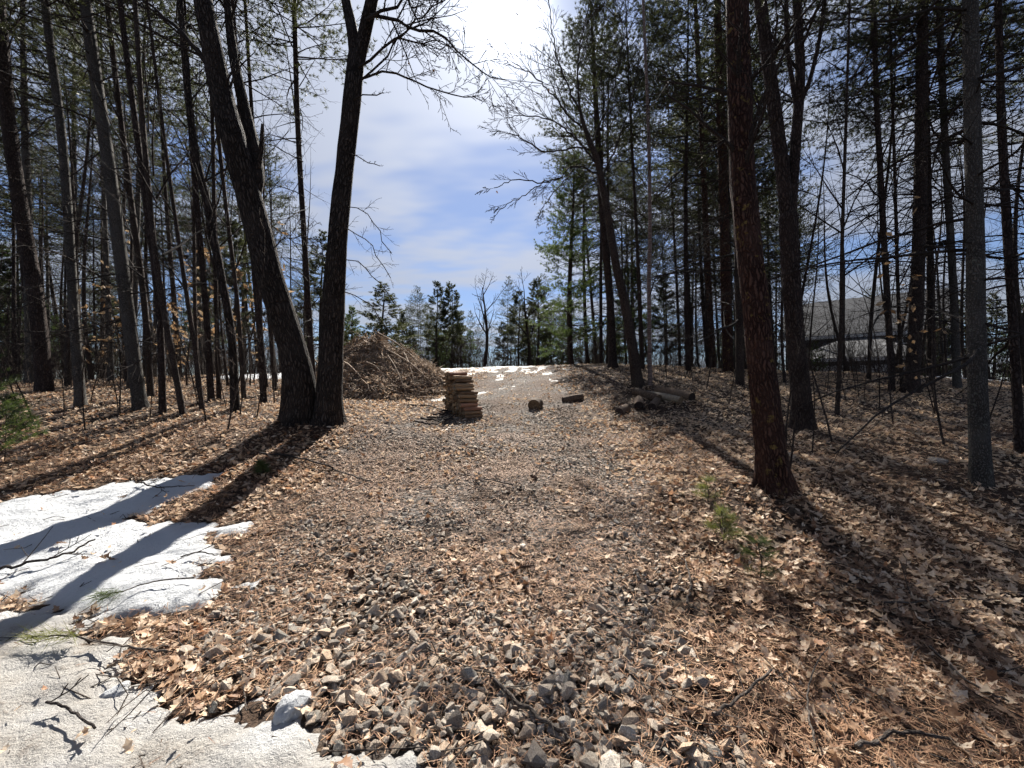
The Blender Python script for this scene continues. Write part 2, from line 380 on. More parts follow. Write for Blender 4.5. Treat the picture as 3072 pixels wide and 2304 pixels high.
    def obj(s, name, mat, parent=None, smooth=True, attrs=('bc',)):
        return mkobj(name, s.mesh(name, mat, smooth, attrs), parent)
def mkobj(name, me, parent=None):
    o = bpy.data.objects.new(name, me); col.objects.link(o)
    if parent: o.parent = parent
    return o
def tag(o, label, cat, group=None, kind=None):
    o['label'] = label; o['category'] = cat
    if group: o['group'] = group
    if kind: o['kind'] = kind
    return o
def thing(name, label, cat, loc=(0, 0, 0), group=None):
    o = bpy.data.objects.new(name, None); o.empty_display_size = .2; col.objects.link(o); o.location = loc
    return tag(o, label, cat, group)
ORD = 'first second third fourth fifth sixth seventh eighth ninth tenth eleventh twelfth thirteenth fourteenth fifteenth sixteenth seventeenth eighteenth nineteenth twentieth'.split()
ORD += ['twenty-' + w for w in ORD[:9]] + ['thirtieth'] + ['thirty-' + w for w in ORD[:9]]

def rotmats(n, tilt=.5, yaw=None):
    a = rng.random(n) * 2 * math.pi if yaw is None else yaw
    b = rng.normal(0, tilt, n); c = rng.normal(0, tilt, n)
    ca, sa, cb, sb, cc, s_ = np.cos(a), np.sin(a), np.cos(b), np.sin(b), np.cos(c), np.sin(c)
    z = np.zeros(n); o = np.ones(n)
    Rz = np.stack([ca, -sa, z, sa, ca, z, z, z, o], -1).reshape(n, 3, 3)
    Rx = np.stack([o, z, z, z, cb, -sb, z, sb, cb], -1).reshape(n, 3, 3)
    Ry = np.stack([cc, z, s_, z, o, z, -s_, z, cc], -1).reshape(n, 3, 3)
    return Rz @ Rx @ Ry

# ------------------------------------------------------------------ picture regions used to lay out snow and drive (traced once, then built in the world)
def inpoly(px, py, poly):
    poly = np.asarray(poly, float); ins = np.zeros(px.shape, bool); n = len(poly)
    for i in range(n):
        x0, y0 = poly[i]; x1, y1 = poly[(i + 1) % n]
        c = ((y0 > py) != (y1 > py)) & (px < (x1 - x0) * (py - y0) / (y1 - y0 + 1e-12) + x0); ins ^= c
    return ins
K = 1024 / 2212.0
def world_poly(pts):
    return [tuple(hit(x * K, y * K)[:2]) for x, y in pts]
SNOW_A = world_poly([(-260, 1130), (0, 1085), (120, 1066), (240, 1045), (330, 1036), (420, 1030), (495, 1018), (470, 1040), (400, 1072), (345, 1100), (270, 1118), (330, 1132), (400, 1128), (470, 1138), (548, 1128), (530, 1150), (470, 1160), (450, 1180),
                     (505, 1185), (515, 1210), (440, 1222), (430, 1245), (500, 1262), (570, 1235), (566, 1278), (500, 1280), (430, 1312), (370, 1330), (280, 1345), (200, 1350), (120, 1330), (50, 1290), (-100, 1330), (-400, 1300)])
SNOW_B = world_poly([(-500, 1330), (0, 1330), (110, 1325), (200, 1345), (330, 1362), (300, 1392), (275, 1430), (285, 1475), (330, 1512), (420, 1545), (500, 1545), (560, 1512), (610, 1560), (680, 1580), (715, 1618), (800, 1622), (880, 1620), (912, 1659), (900, 1800), (-500, 1800)])
SNOW_HOLE = world_poly([(185, 1352), (330, 1345), (350, 1362), (240, 1372), (195, 1390)])
def sdist(X, Y, poly):
    poly = np.asarray(poly); d = np.full(X.shape, 1e9); n = len(poly)
    for i in range(n):
        a = poly[i]; b = poly[(i + 1) % n]; ab = b - a; L2 = (ab ** 2).sum() + 1e-12
        t = np.clip(((X - a[0]) * ab[0] + (Y - a[1]) * ab[1]) / L2, 0, 1)
        d = np.minimum(d, np.hypot(X - a[0] - t * ab[0], Y - a[1] - t * ab[1]))
    return np.where(inpoly(X, Y, poly), d, -d)
def snow_sd(X, Y):
    nz = (fbm(X * 8, Y * 8, 31, 4) - .5) * .26 + (fbm(X * 24, Y * 24, 35, 2) - .5) * .10
    s = np.maximum(sdist(X, Y, SNOW_A), sdist(X, Y, SNOW_B))
    return np.minimum(s, -sdist(X, Y, SNOW_HOLE)) + nz
_dy = np.array([-3, 1.2, 2, 3.2, 4.5, 6, 9, 12, 16, 20, 26])
_dl = np.array([-1.6, -1.5, -1.6, -2.1, -2.5, -2.7, -1.7, -1.5, -1.2, -1.0, -.8])
_dr = np.array([.7, .85, 1.0, 1.35, 1.7, 1.75, 1.7, 1.7, 1.8, 2.2, 2.6])
def drive_sd(X, Y):
    nz = (fbm(X * 1.6, Y * 1.6, 5, 4) - .5) * 1.0
    return np.minimum(X - np.interp(Y, _dy, _dl), np.interp(Y, _dy, _dr) - X) + nz

# ------------------------------------------------------------------ ground and drive
def grid_lines():
    def grow(a, step, lim, g):
        o = [a]
        while o[-1] < lim: o.append(o[-1] + step); step *= g
        return o
    xs = np.arange(-5, 5.001, .075).tolist(); r = grow(5.0, .09, 900, 1.045)[1:]
    xs = [-v for v in reversed(r)] + xs + r
    ys = [-v for v in reversed(grow(0.0, .3, 300, 1.25)[1:])] + np.arange(0, 7, .07).tolist() + grow(7.0, .08, 1200, 1.03)
    return np.array(xs), np.array(ys)
GX, GY = grid_lines()
XX, YY = np.meshgrid(GX, GY); ZZ = gz(XX, YY)
_nx = len(GX)
_q = (np.arange(len(GY) - 1)[:, None] * _nx + np.arange(_nx - 1)[None])
QUADS = np.stack([_q, _q + 1, _q + 1 + _nx, _q + _nx], -1)
mb = MB(); mb.add(np.stack([XX, YY, ZZ], -1).reshape(-1, 3), QUADS.reshape(-1, 4))
ground = tag(mb.obj('ground', 'forest_floor', attrs=()), 'sloping woodland floor covered in brown fallen leaves', 'ground', kind='structure')
DSD = drive_sd(XX, YY)
fm = (DSD[:-1, :-1] > 0) & (YY[:-1, :-1] < 24) & (YY[:-1, :-1] > -3)
used = np.unique(QUADS[fm]); remap = -np.ones(XX.size, np.int64); remap[used] = np.arange(len(used))
mb = MB(); mb.add(np.stack([XX, YY, ZZ + .008], -1).reshape(-1, 3)[used], remap[QUADS[fm]])
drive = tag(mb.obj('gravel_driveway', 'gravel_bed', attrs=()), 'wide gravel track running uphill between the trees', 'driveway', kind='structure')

# ------------------------------------------------------------------ snow
def snow_sheet(name, label, sdf, x0, x1, y0, y1, step, thick, dirtf):
    xs = np.arange(x0, x1, step); ys = np.arange(y0, y1, step); X, Y = np.meshgrid(xs, ys); sd = sdf(X, Y)
    h = thick * (1 - np.exp(-np.clip(sd, 0, None) / .13)) + np.clip(sd, -.2, 0) * .8 - .004
    h = h + np.where(sd > 0, np.clip(sd / .1, 0, 1) * ((fbm(X * 9, Y * 9, 77, 4) - .5) * .035 + (fbm(X * 2.2, Y * 2.2, 71, 3) - .5) * .06), 0)
    Z = gz(X, Y) + h
    n = len(xs); q = (np.arange(len(ys) - 1)[:, None] * n + np.arange(n - 1)[None]); Q = np.stack([q, q + 1, q + 1 + n, q + n], -1)
    keep = (sd[:-1, :-1] > -.06) | (sd[1:, 1:] > -.06)
    u = np.unique(Q[keep]); rm = -np.ones(X.size, np.int64); rm[u] = np.arange(len(u))
    m = MB(); m.add(np.stack([X, Y, Z], -1).reshape(-1, 3)[u], rm[Q[keep]])
    o = m.obj(name, 'snow', attrs=())
    a = o.data.attributes.new('dirt', 'FLOAT', 'POINT'); a.data.foreach_set('value', dirtf(X, Y).ravel()[u].astype(np.float32))
    return tag(o, label, 'snow', kind='stuff')
def dirtf(X, Y):
    return np.exp(-np.maximum(snow_sd(X, Y), 0) / .05) * .45 + np.clip((sdist(X, Y, SNOW_B) + .12) / .3, 0, 1) * .85 * np.clip(.92 + (fbm(X * 3, Y * 3, 41, 3) - .5) * 1.3, 0, 1)
snow_sheet('snow_patch', 'melting snow patch along the left of the gravel, dirty near the viewer', snow_sd, -9, .2, .7, 6.0, .026, .06, dirtf)
def far_sd(X, Y):
    return np.minimum(np.minimum(np.minimum(X + 7.5 + (Y - 20) * .2, 1.6 - X), np.minimum(Y - 13.0 - np.clip(X, -3, 9) * .9, 25 - Y)) * .3, .1 + np.clip((Y - 17) * .09, -.2, .35)) + (fbm(X * 2.2, Y * 1.1, 52, 4) - .57) * 2.6
snow_sheet('snow_field', 'thin broken snow lying across the crest of the track', far_sd, -8, 3, 11, 26, .09, .015, lambda X, Y: X * 0 + .75)
def strip_sd(X, Y):
    return 1.0 - np.hypot((X + 9.6) / 2.6, (Y - 16.5) / 1.3) + (fbm(X * 1.1, Y, 55, 3) - .5) * .3
snow_sheet('snow_drift', 'bright strip of snow behind the slim trunks beside the leaning oak', strip_sd, -14, -6, 14, 19, .12, .12, lambda X, Y: X * 0)
def strip2_sd(X, Y):
    return .8 - np.hypot((X - 17.2) / 2.6, (Y - 15.0) / .7) + (fbm(X * 1.1, Y, 58, 3) - .5) * .3
snow_sheet('snow_drift', 'thin line of snow on the shaded floor in front of the house', strip2_sd, 13, 21, 13, 17, .12, .08, lambda X, Y: X * 0)

# ------------------------------------------------------------------ branching
def nrm(v):
    v = np.asarray(v, float); return v / (math.sqrt(v[0] * v[0] + v[1] * v[1] + v[2] * v[2]) + 1e-9)
def perp_rand(d):
    x, y, z = rng.normal(size=3); return nrm((d[1] * z - d[2] * y, d[2] * x - d[0] * z, d[0] * y - d[1] * x))
def grow(mb, p, d, L, r, lev, cfg, tips=None):
    """one bough with its children; returns nothing, fills mb"""
    n = max(3, min(9, int(L / cfg['seg'])) + 1); P = [np.array(p, float)]; D = nrm(np.array(d, float)); ds = [D]
    for i in range(n - 1):
        D = nrm(D + rng.normal(0, cfg['wob'], 3) + np.array([0, 0, cfg['up'][min(lev, len(cfg['up']) - 1)]]))
        P.append(P[-1] + D * L / (n - 1)); ds.append(D)
    rr = np.linspace(r, max(r * .3, cfg['rmin']), n)
    mb.tube(P, rr, 7 if r > .03 else (5 if r > .012 else 3), cap=False)
    kids(mb, np.array(P), np.array(ds), rr, L, lev, cfg, tips)
def kids(mb, P, ds, rr, L, lev, cfg, tips=None, t0=None, count=None):
    if lev >= cfg['max']:
        if tips is not None: tips.append((P[-1], ds[-1]))
        return
    k = count or max(2, int(cfg['n'][min(lev, len(cfg['n']) - 1)] * (.7 + .6 * rng.random())))
    n = len(P)
    for t in np.linspace(cfg['t0'] if t0 is None else t0, 1.0, k):
        t = min(1.0, t + rng.normal(0, .03)); f = t * (n - 1); i = min(int(f), n - 2); w = f - i
        p = P[i] * (1 - w) + P[i + 1] * w; d = ds[i]
        a = cfg['ang'] * (.6 + .7 * rng.random()) * (.5 if t > .97 else 1)
        nd = d * math.cos(a) + perp_rand(d) * math.sin(a)
        Lc = L * cfg['ratio'] * (1.15 - .55 * t) * (.7 + .6 * rng.random())
        rc = max(cfg['rmin'], (rr[i] * (1 - w) + rr[i + 1] * w) * cfg['rr'] * (.8 + .3 * rng.random()))
        grow(mb, p, nd, Lc, rc, lev + 1, cfg, tips)
OAK = dict(seg=.25, wob=.13, up=[.02, .02, .01, 0, 0], n=[6, 6, 5, 4], ang=.85, ratio=.52, rr=.55, rmin=.004, t0=.22, max=4)
OAKF = dict(seg=.6, wob=.12, up=[.07, .05, .03, .02], n=[5, 5, 4, 4], ang=.70, ratio=.56, rr=.62, rmin=.010, t0=.3, max=3)
TWIG = dict(seg=.2, wob=.08, up=[.05, .05, .03], n=[7, 4], ang=.8, ratio=.42, rr=.5, rmin=.003, t0=.25, max=2)

def smooth_path(ctrl, n):
    C = np.array(ctrl, float); m = len(C)
    if m == 2: return C[0] + (C[1] - C[0]) * np.linspace(0, 1, n)[:, None]
    E = np.vstack([2 * C[0] - C[1], C, 2 * C[-1] - C[-2]]); out = []
    for u in np.linspace(0, m - 1 - 1e-6, n):
        i = int(u); t = u - i; a, b, c, d = E[i], E[i + 1], E[i + 2], E[i + 3]
        out.append(.5 * ((2 * b) + (-a + c) * t + (2 * a - 5 * b + 4 * c - d) * t * t + (-a + 3 * b - 3 * c + d) * t ** 3))
    return np.array(out)

def needle_tufts(mb, pts, dirs, per=12, length=.10, width=.008, spread=.8):
    n = len(pts)
    if not n: return
    P = np.repeat(np.asarray(pts), per, 0); D = np.repeat(np.asarray(dirs), per, 0)
    d = D + rng.normal(0, spread, P.shape); d /= np.linalg.norm(d, axis=1)[:, None]
    w = cross(d, rng.normal(size=P.shape)); w /= np.linalg.norm(w, axis=1)[:, None]
    L = length * (.7 + .5 * rng.random(len(P)))[:, None]
    P = P + rng.normal(0, .012, P.shape)
    V = np.stack([P - w * width / 2, P + w * width / 2, P + d * L], 1).reshape(-1, 3)
    mb.add(V, None, np.arange(len(V)).reshape(-1, 3))

def pine_meshes(name, H, z0, spread, dead0, nwh=.46, dead_len=1.6, per=16, tw=15, nl=.12, nw=.013, rb=.022, conic=.8, dead_n=3, droop=0.0, mat='needles_dark'):
    br = MB(); nd = MB(); tp, td = [], []
    z = z0
    while z < H - .15:
        f = (z - z0) / (H - z0); Lm = spread * (max(0.02, 1 - f) ** conic) * (.55 + .45 * min(1, f * 4 + .25)) + .18
        for k in range(4 + int(rng.random() * 2)):
            a = rng.random() * 6.283; L = Lm * (.65 + .55 * rng.random()); el = -.12 - droop + .75 * f + rng.normal(0, .10)
            d = np.array([math.cos(a) * math.cos(el), math.sin(a) * math.cos(el), math.sin(el)]); p = np.array([0, 0, z + rng.normal(0, .08)])
            P = [p]; D = d.copy(); n = 6
            for i in range(n - 1):
                D = nrm(D + rng.normal(0, .09, 3) + np.array([0, 0, .05])); P.append(P[-1] + D * L / (n - 1))
            P = np.array(P); r0 = rb * (.35 + .65 * (1 - f)) * (L / spread + .35)
            br.tube(P, np.linspace(r0, .004, n), 4, cap=False)
            m = max(3, int(tw * L / spread))
            for t in np.linspace(.30, 1, m):
                u = t * (n - 1); i = min(int(u), n - 2); q = P[i] + (P[i + 1] - P[i]) * (u - i); bd = nrm(P[i + 1] - P[i])
                side = nrm(cross(bd, (0, 0, 1))) * (1 if rng.random() < .5 else -1)
                dd = nrm(bd * .75 + side * (.8 if t < .97 else .1) + rng.normal(0, .25, 3) + np.array([0, 0, .12]))
                l = L * .30 * (1.25 - .7 * t) * (.6 + .7 * rng.random()) + .08
                e = q + dd * l; br.tube([q, q + dd * l * .5 + rng.normal(0, .02, 3), e], [.006, .005, .003], 3, cap=False)
                for w in ((.55, 1.0) if l < .4 else (.4, .7, 1.0)):
                    tp.append(q + dd * l * w); td.append(nrm(dd + np.array([0, 0, .25])))
        z += nwh * (.8 + .4 * rng.random()) * (1.1 - .45 * f)
    z = dead0
    while z < z0:
        for k in range(int(dead_n * (.5 + rng.random()))):
            a = rng.random() * 6.283; L = dead_len * (.25 + .9 * rng.random() ** 1.5); el = -.05 + rng.normal(0, .25)
            d = np.array([math.cos(a) * math.cos(el), math.sin(a) * math.cos(el), math.sin(el)])
            grow(br, (0, 0, z + rng.normal(0, .1)), d, L, .007 + .006 * L, 0, dict(seg=.25, wob=.10, up=[-.035, -.01], n=[5, 3], ang=.75, ratio=.45, rr=.5, rmin=.0028, t0=.3, max=2 if L > .9 else 1))
        z += .35 + .3 * rng.random()
    needle_tufts(nd, tp, td, per, nl, nw)
    return br.mesh(name + '_branches', 'bark_bough'), nd.mesh(name + '_needles', mat, False, ())
def trunk_mesh(name, H, r, mat, sides=8, bend=.10, lobes=.25):
    z = np.linspace(-.25, H, 12); ph = rng.random(2) * 6.28
    P = np.stack([bend * np.sin(z / H * 5 + ph[0]) - bend * math.sin(ph[0]), bend * np.sin(z / H * 4 + ph[1]) - bend * math.sin(ph[1]), z], -1)
    P = smooth_path(P, 20); m = MB(); m.tube(P, r * np.clip(1 - P[:, 2] / H, .04, 1.1) ** .75, sides, .08, int(rng.random() * 99), lobes=lobes)
    return m.mesh(name + '_trunk', mat)

# ------------------------------------------------------------------ tree kinds
PINES = [pine_meshes('pine%d' % k, 16, z0, sp, 1.5, dead_len=dl, dead_n=dn) for k, (z0, sp, dl, dn) in enumerate([(8.2, 2.6, 1.7, 4), (9.0, 2.4, 1.5, 4), (7.6, 2.9, 2.2, 4), (9.6, 2.1, 1.3, 4)])]
PINES_R = [pine_meshes('pineright%d' % k, 16, z0, sp, 2.0, dead_len=dl, dead_n=5, per=19, tw=16, nw=.013) for k, (z0, sp, dl) in enumerate([(8.4, 3.3, 3.0), (9.2, 3.0, 2.6), (7.6, 2.7, 2.2)])]
FULL = [pine_meshes('fullpine%d' % k, 10, z0, sp, .6, nwh=.48, dead_len=1.2, dead_n=2, per=18, tw=16, nl=.19, nw=.030, conic=cn, mat=mt) for k, (z0, sp, cn, mt) in enumerate([(1.6, 2.4, .75, 'needles_green'), (2.6, 2.0, .8, 'needles_dark'), (.7, 2.3, .9, 'needles_dark'), (3.4, 1.7, .7, 'needles_dark')])]
GREEN = pine_meshes('greenpine', 12, 1.4, 2.5, .5, nwh=.42, dead_len=1.4, dead_n=3, per=20, tw=17, nl=.15, nw=.018, conic=.6, mat='needles_green')
TRUNKS = [trunk_mesh('pinetrunk%d' % k, 16, .17, m) for k, m in enumerate(['bark_pine', 'bark_pole', 'bark_grey'])]
TRUNK_S = [trunk_mesh('slimtrunk%d' % k, 10, .13, m) for k, m in enumerate(['bark_pine', 'bark_pole'])]
def bare_proto(k, H, r, cfg):
    m = MB(); z = np.linspace(2.0, H * .75, 9)
    P = np.stack([.25 * np.sin(z * .5 + k), .2 * np.sin(z * .4 + 2 * k), z], -1); ds = np.gradient(P, axis=0); ds /= np.linalg.norm(ds, axis=1)[:, None]
    kids(m, P, ds, np.linspace(r * .8, r * .35, 9), H * .52, 0, cfg, None, .15, 8)
    t = MB(); zz = np.linspace(-.3, H * .75, 14); PT = np.stack([.25 * np.sin(zz * .5 + k), .2 * np.sin(zz * .4 + 2 * k), zz], -1)
    PT[:, :2] *= np.clip(zz / 2, 0, 1)[:, None]
    t.tube(PT, np.interp(zz, [-.3, 2, H * .75], [r * 1.1, r * .9, r * .22]), 9, .06, k, lobes=.3)
    return t.mesh('bare%d_trunk' % k, 'bark_pole'), m.mesh('bare%d_branches' % k, 'bark_bough')
BARE = [bare_proto(k, 10, .17, OAKF) for k in range(3)]
POLE = dict(seg=.4, wob=.10, up=[.10, .06, .03], n=[6, 4, 3], ang=.7, ratio=.42, rr=.45, rmin=.004, t0=.2, max=2)
def pole_proto(k):
    m = MB(); z = np.linspace(2.2, 11, 10); P = np.stack([z * 0, z * 0, z], -1); ds = np.tile([0, 0, 1.0], (10, 1))
    kids(m, P, ds, np.linspace(.035, .012, 10), 3.0, 0, POLE, None, .0, 22); return m.mesh('pole%d_branches' % k, 'bark_bough')
POLES = [pole_proto(k) for k in range(3)]

def pine_from(root, meshes, s, axis=None, spin=None, parts=('branches', 'crown')):
    q = Vector((0, 0, 1)).rotation_difference(axis) if axis is not None else Quaternion()
    q = q @ Quaternion((0, 0, 1), rng.random() * 6.28 if spin is None else spin)
    for nm, me in zip(parts, meshes):
        o = mkobj(nm, me, root); o.rotation_mode = 'QUATERNION'; o.rotation_quaternion = q; o.scale = (s, s, s)
def pix_path(pts, d, n, up=5.0):
    W = [at(x, y, d) for x, y in pts]; e = (W[-1] - W[-2]).normalized()
    W.append(W[-1] + e * up + Vector((0, 0, up * .15))); W[0] = W[0] + Vector((0, 0, 0))
    return smooth_path(W, n)
def near_tree(name, label, cat, pts, w0, w1, matname, meshes=None, up=6.0, group=None, d=None, sides=14, lobes=.45, rough=.06, scale=None, sink=.25):
    b = hit(*pts[0]) if d is None else at(pts[0][0], pts[0][1], d)
    if d is not None: b.z = gz1(b.x, b.y)
    dd = b.y
    P = pix_path([(pts[0][0], CY - (b.z - CAMZ) / dd * F)] + list(pts[1:]), dd, 34, up)
    base = P[0].copy(); P = P - base; P = np.vstack([P[0] - nrm(P[1] - P[0]) * sink, P])
    cth = math.cos(math.atan2(abs(b.x), b.y)); k = dd / F * cth / 2
    hv = P[:, 2]; top = (CY - pts[-1][1]) / F * dd + CAMZ - b.z
    R = np.interp(hv, [0, top, top + up], [w0 * k, w1 * k, w1 * k * .35])
    root = thing(name, label, cat, base, group)
    m = MB(); m.tube(P, R, sides, rough, int(rng.random() * 99), lobes=lobes); m.obj('trunk', matname, root)
    if meshes:
        ax = Vector(P[int(len(P) * .8)]) ; H = P[-1, 2]
        pine_from(root, meshes, (H / 16) if scale is None else scale, ax.normalized())
    return root, P, R, base

# left bank
LG = 'slim trunks on the left bank'
LEFT = [
 ('pine_tree', 'thick dark pine trunk leaning out at the far left edge', [(45, 392), (36, 300), (12, 150), (2, 40)], 19, 15, 'bark_pine', 0),
 ('pine_tree', 'straight grey pine trunk between the thick left edge pine and the broad flared trunk', [(81, 406), (75, 330), (63, 150), (45, 0)], 12, 9.5, 'bark_grey', 1),
 ('pine_tree', 'broad flared grey pine trunk, largest of the left bank pines', [(140, 408), (130, 330), (108, 160), (85, 0)], 16, 13, 'bark_grey', 2),
 ('pole_tree', 'slim pole close behind the broad flared grey pine', [(151, 397), (144, 300), (127, 170), (107, 0)], 7.5, 5.5, 'bark_pole', None),
 ('pole_tree', 'brown pole just right of the broad flared pine', [(163, 414), (158, 300), (139, 150), (120, 0)], 8.2, 6, 'bark_pine', 3),
 ('pole_tree', 'crooked brown pole leaning left, low on the left bank', [(183, 416), (175, 370), (158, 275), (145, 150), (135, 0)], 7, 5, 'bark_pole', None),
 ('pole_tree', 'thin leaning pole in the middle of the left bank', [(202, 410), (195, 350), (180, 250), (158, 90)], 5.5, 3.5, 'bark_pole', None),
 ('pole_tree', 'straight medium pole beside the thin leaning one', [(211, 400), (206, 310), (194, 170), (183, 0)], 7.2, 5.5, 'bark_pine', 3),
 ('pole_tree', 'thin upright pole in front of the orange beech leaves', [(219, 399), (215, 260), (212, 110), (205, 0)], 5, 3.5, 'bark_pole', None),
 ('pole_tree', 'dark curving tree that bows left above head height', [(235, 412), (232, 340), (222, 280), (204, 190), (192, 130), (180, 0)], 9.5, 6.5, 'bark_oak', None),
 ('pole_tree', 'thin pole between the dark curving tree and the leaning oak', [(244, 399), (237, 300), (223, 180), (205, 0)], 5, 3.5, 'bark_pole', None),
 ('pole_tree', 'brown pole standing before the snow strip', [(264, 404), (258, 310), (245, 170), (232, 0)], 7, 5, 'bark_pine', 1),
 ('pole_tree', 'thin pole nearest behind the leaning oak', [(275, 391), (268, 300), (256, 170), (245, 0)], 5, 3.5, 'bark_pole', None),
]
for i, (nm, lb, pts, w0, w1, mt, pi) in enumerate(LEFT):
    root, P, R, base = near_tree(nm, lb, 'tree', pts, w0, w1, mt, None if pi is None else PINES[pi], 6.5, LG, sides=12 if w0 > 9 else 8, lobes=.3 if w0 > 9 else .15)
    if pi is None: pine_from(root, (POLES[i % 3],), P[-1, 2] / 12.0, Vector(P[26]).normalized(), parts=('crown',))
# slim pine seen between the two oak stems, needles high up
near_tree('pine_tree', 'slim straight pine with needles high up, seen between the two oak stems', 'tree', [(314, 388), (305, 250), (298, 130), (294, 0)], 6.2, 5.0, 'bark_pine', PINES[1], 4.5, LG, d=11.5, sides=10, scale=1.02)

# the big double oak left of the track
def oak():
    b = hit(301, 421); d = b.y; root = thing('oak_tree', 'big dark oak with two diverging trunks left of the track', 'tree', b)
    def path(pts, dys, n, up): 
        W = [at(x, y, d + dy) for (x, y), dy in zip(pts, dys)]; e = (W[-1] - W[-2]).normalized(); W.append(W[-1] + e * up); return smooth_path(W, n) - np.array(b)
    k = d / F * .86 / 2
    tips = MB()
    def stem(pts, dys, ws, up, lob, sd, base=True):
        P = path(pts, dys, 40, up)
        if base: P = np.vstack([P[0] - nrm(P[1] - P[0]) * .3, P])
        zc = [(CY - y) / F * d + CAMZ - b.z for _, y in pts]
        R = np.interp(P[:, 2], zc + [zc[-1] + up], [w * k for w in ws] + [ws[-1] * k * .4])
        m = MB(); m.tube(P, R, 18, .085, sd, lobes=lob); m.obj('trunk', 'bark_oak', root)
        return P, R
    A, RA = stem([(297, 424), (299, 385), (292, 345), (272, 283), (259, 233), (245, 182), (232, 133), (219, 83), (203, 0)], [0, 0, 0, -.1, -.1, -.2, -.3, -.3, -.4], [36, 36, 30, 29, 28, 26, 24, 21, 17], 3.5, .42, 3)
    B, RB = stem([(328, 424), (329, 400), (332, 333), (338, 233), (345, 166), (351, 110), (356, 60), (358, 40)], [.05, .05, .1, .1, .2, .2, .3, .3], [31, 29, 26.5, 22, 20.5, 20.5, 20, 18], .1, .42, 5)
    # second stem of the leaning trunk, and the two forks of the upright one
    C, RC = stem([(250, 215), (257, 182), (255, 155), (247, 120), (236, 70), (230, 30), (226, -10)], [-.15, -.1, 0, .1, .2, .3, .3], [10, 14, 14, 13, 11, 10, 8], 3, 0, 7, False)
    D, RD = stem([(356, 62), (352, 30), (346, 0), (340, -40)], [.3, .3, .4, .5], [14, 13.5, 12, 10], 4, 0, 8, False)
    E, RE = stem([(358, 62), (364, 35), (372, 0), (378, -40)], [.3, .3, .2, .1], [16, 15.5, 14.5, 12], 4, 0, 9, False)
    S, RS = stem([(255, 180), (261, 150), (262, 130)], [-.1, -.15, -.2], [8, 5, 2.2], .1, 0, 11, False)
    # boughs that reach over the track (guided) and their twigs
    cfg = dict(OAK, n=[8, 5, 4, 3], ang=.75, max=3, ratio=.46, rmin=.0045)
    def bough(pts, dys, r0, n=12, L=2.2, c=cfg):
        P = smooth_path([np.array(at(x, y, d + dy) - b) for (x, y), dy in zip(pts, dys)], n); ds = np.gradient(P, axis=0); ds /= np.linalg.norm(ds, axis=1)[:, None]
        P[1:-1] += rng.normal(0, .02, P[1:-1].shape)
        rr = np.linspace(r0, .007, n); tips.tube(P, rr, 6, cap=False); kids(tips, P, ds, rr, L, 0, c, None, .15, n)
    bough([(366, 14), (390, 18), (412, 26), (440, 34), (455, 48), (480, 70), (505, 80)], [.2, .1, 0, -.2, -.3, -.4, -.4], .035, 14, 2.0)
    bough([(366, 20), (398, 4), (405, -6), (418, 20), (424, 36)], [.1, .1, 0, -.1, -.1], .03, 10, 1.4)
    bough([(352, 80), (392, 74), (420, 83), (455, 96), (482, 101)], [.2, .3, .4, .5, .5], .022, 12, 1.5)
    bough([(354, 70), (392, 42), (412, 26), (432, 8), (452, -6)], [.2, 0, -.1, -.3, -.4], .025, 12, 1.6)
    bough([(352, 88), (388, 55), (400, 38), (420, 45), (440, 42), (465, 62)], [.2, .3, .4, .6, .7, .8], .02, 12, 1.4)
    bough([(374, -15), (400, -50), (440, -60), (480, -40), (505, -10), (520, 20)], [.2, .1, 0, 0, .1, .2], .04, 12, 2.2)
    bough([(345, -5), (330, -30), (320, -60)], [.3, .4, .5], .03, 8, 1.8)
    bough([(352, 100), (377, 95), (384, 93)], [.1, -.1, -.2], .012, 5, .35, TWIG)
    bough([(346, 152), (368, 163), (380, 166)], [.1, 0, -.1], .010, 5, .25, TWIG)
    # low boughs of the leaning trunk
    bough([(222, 75), (200, 55), (180, 30), (150, 5), (120, -15)], [-.3, -.3, -.3, -.4, -.5], .055, 12, 2.0)
    bough([(266, 255), (283, 240), (300, 236), (318, 240)], [-.1, 0, .1, .2], .014, 8, .9)
    for (x, y, w) in ((338, 268, 25), (341, 215, 22), (333, 300, 27), (340, 240, 22)):   # drooping twigs right of the upright trunk
        bough([(x - 2, y - 12), (x + w * .9, y - 4), (x + w * 1.6, y + 12), (x + w * 2.3, y + 38)], [.1, .0, -.1, -.2], .009, 8, .8, TWIG)
    for (pp, r_) in ((C, .5), (A, .7), (D, .9), (E, .9)):
        ds = np.gradient(pp, axis=0); ds /= np.linalg.norm(ds, axis=1)[:, None]
        kids(tips, pp, ds, np.full(len(pp), .045), 2.6, 0, dict(OAK, max=3, n=[6, 5, 4]), None, .72, 7)
    tips.obj('crown', 'bark_bough', root)
    # a few dead leaves still hanging
    lv = [(408, 63), (432, 72), (404, 56), (433, 70)]
    for x, y in lv: LEAF_HANG.append((at(x, y, d), root))
LEAF_HANG = []
oak()

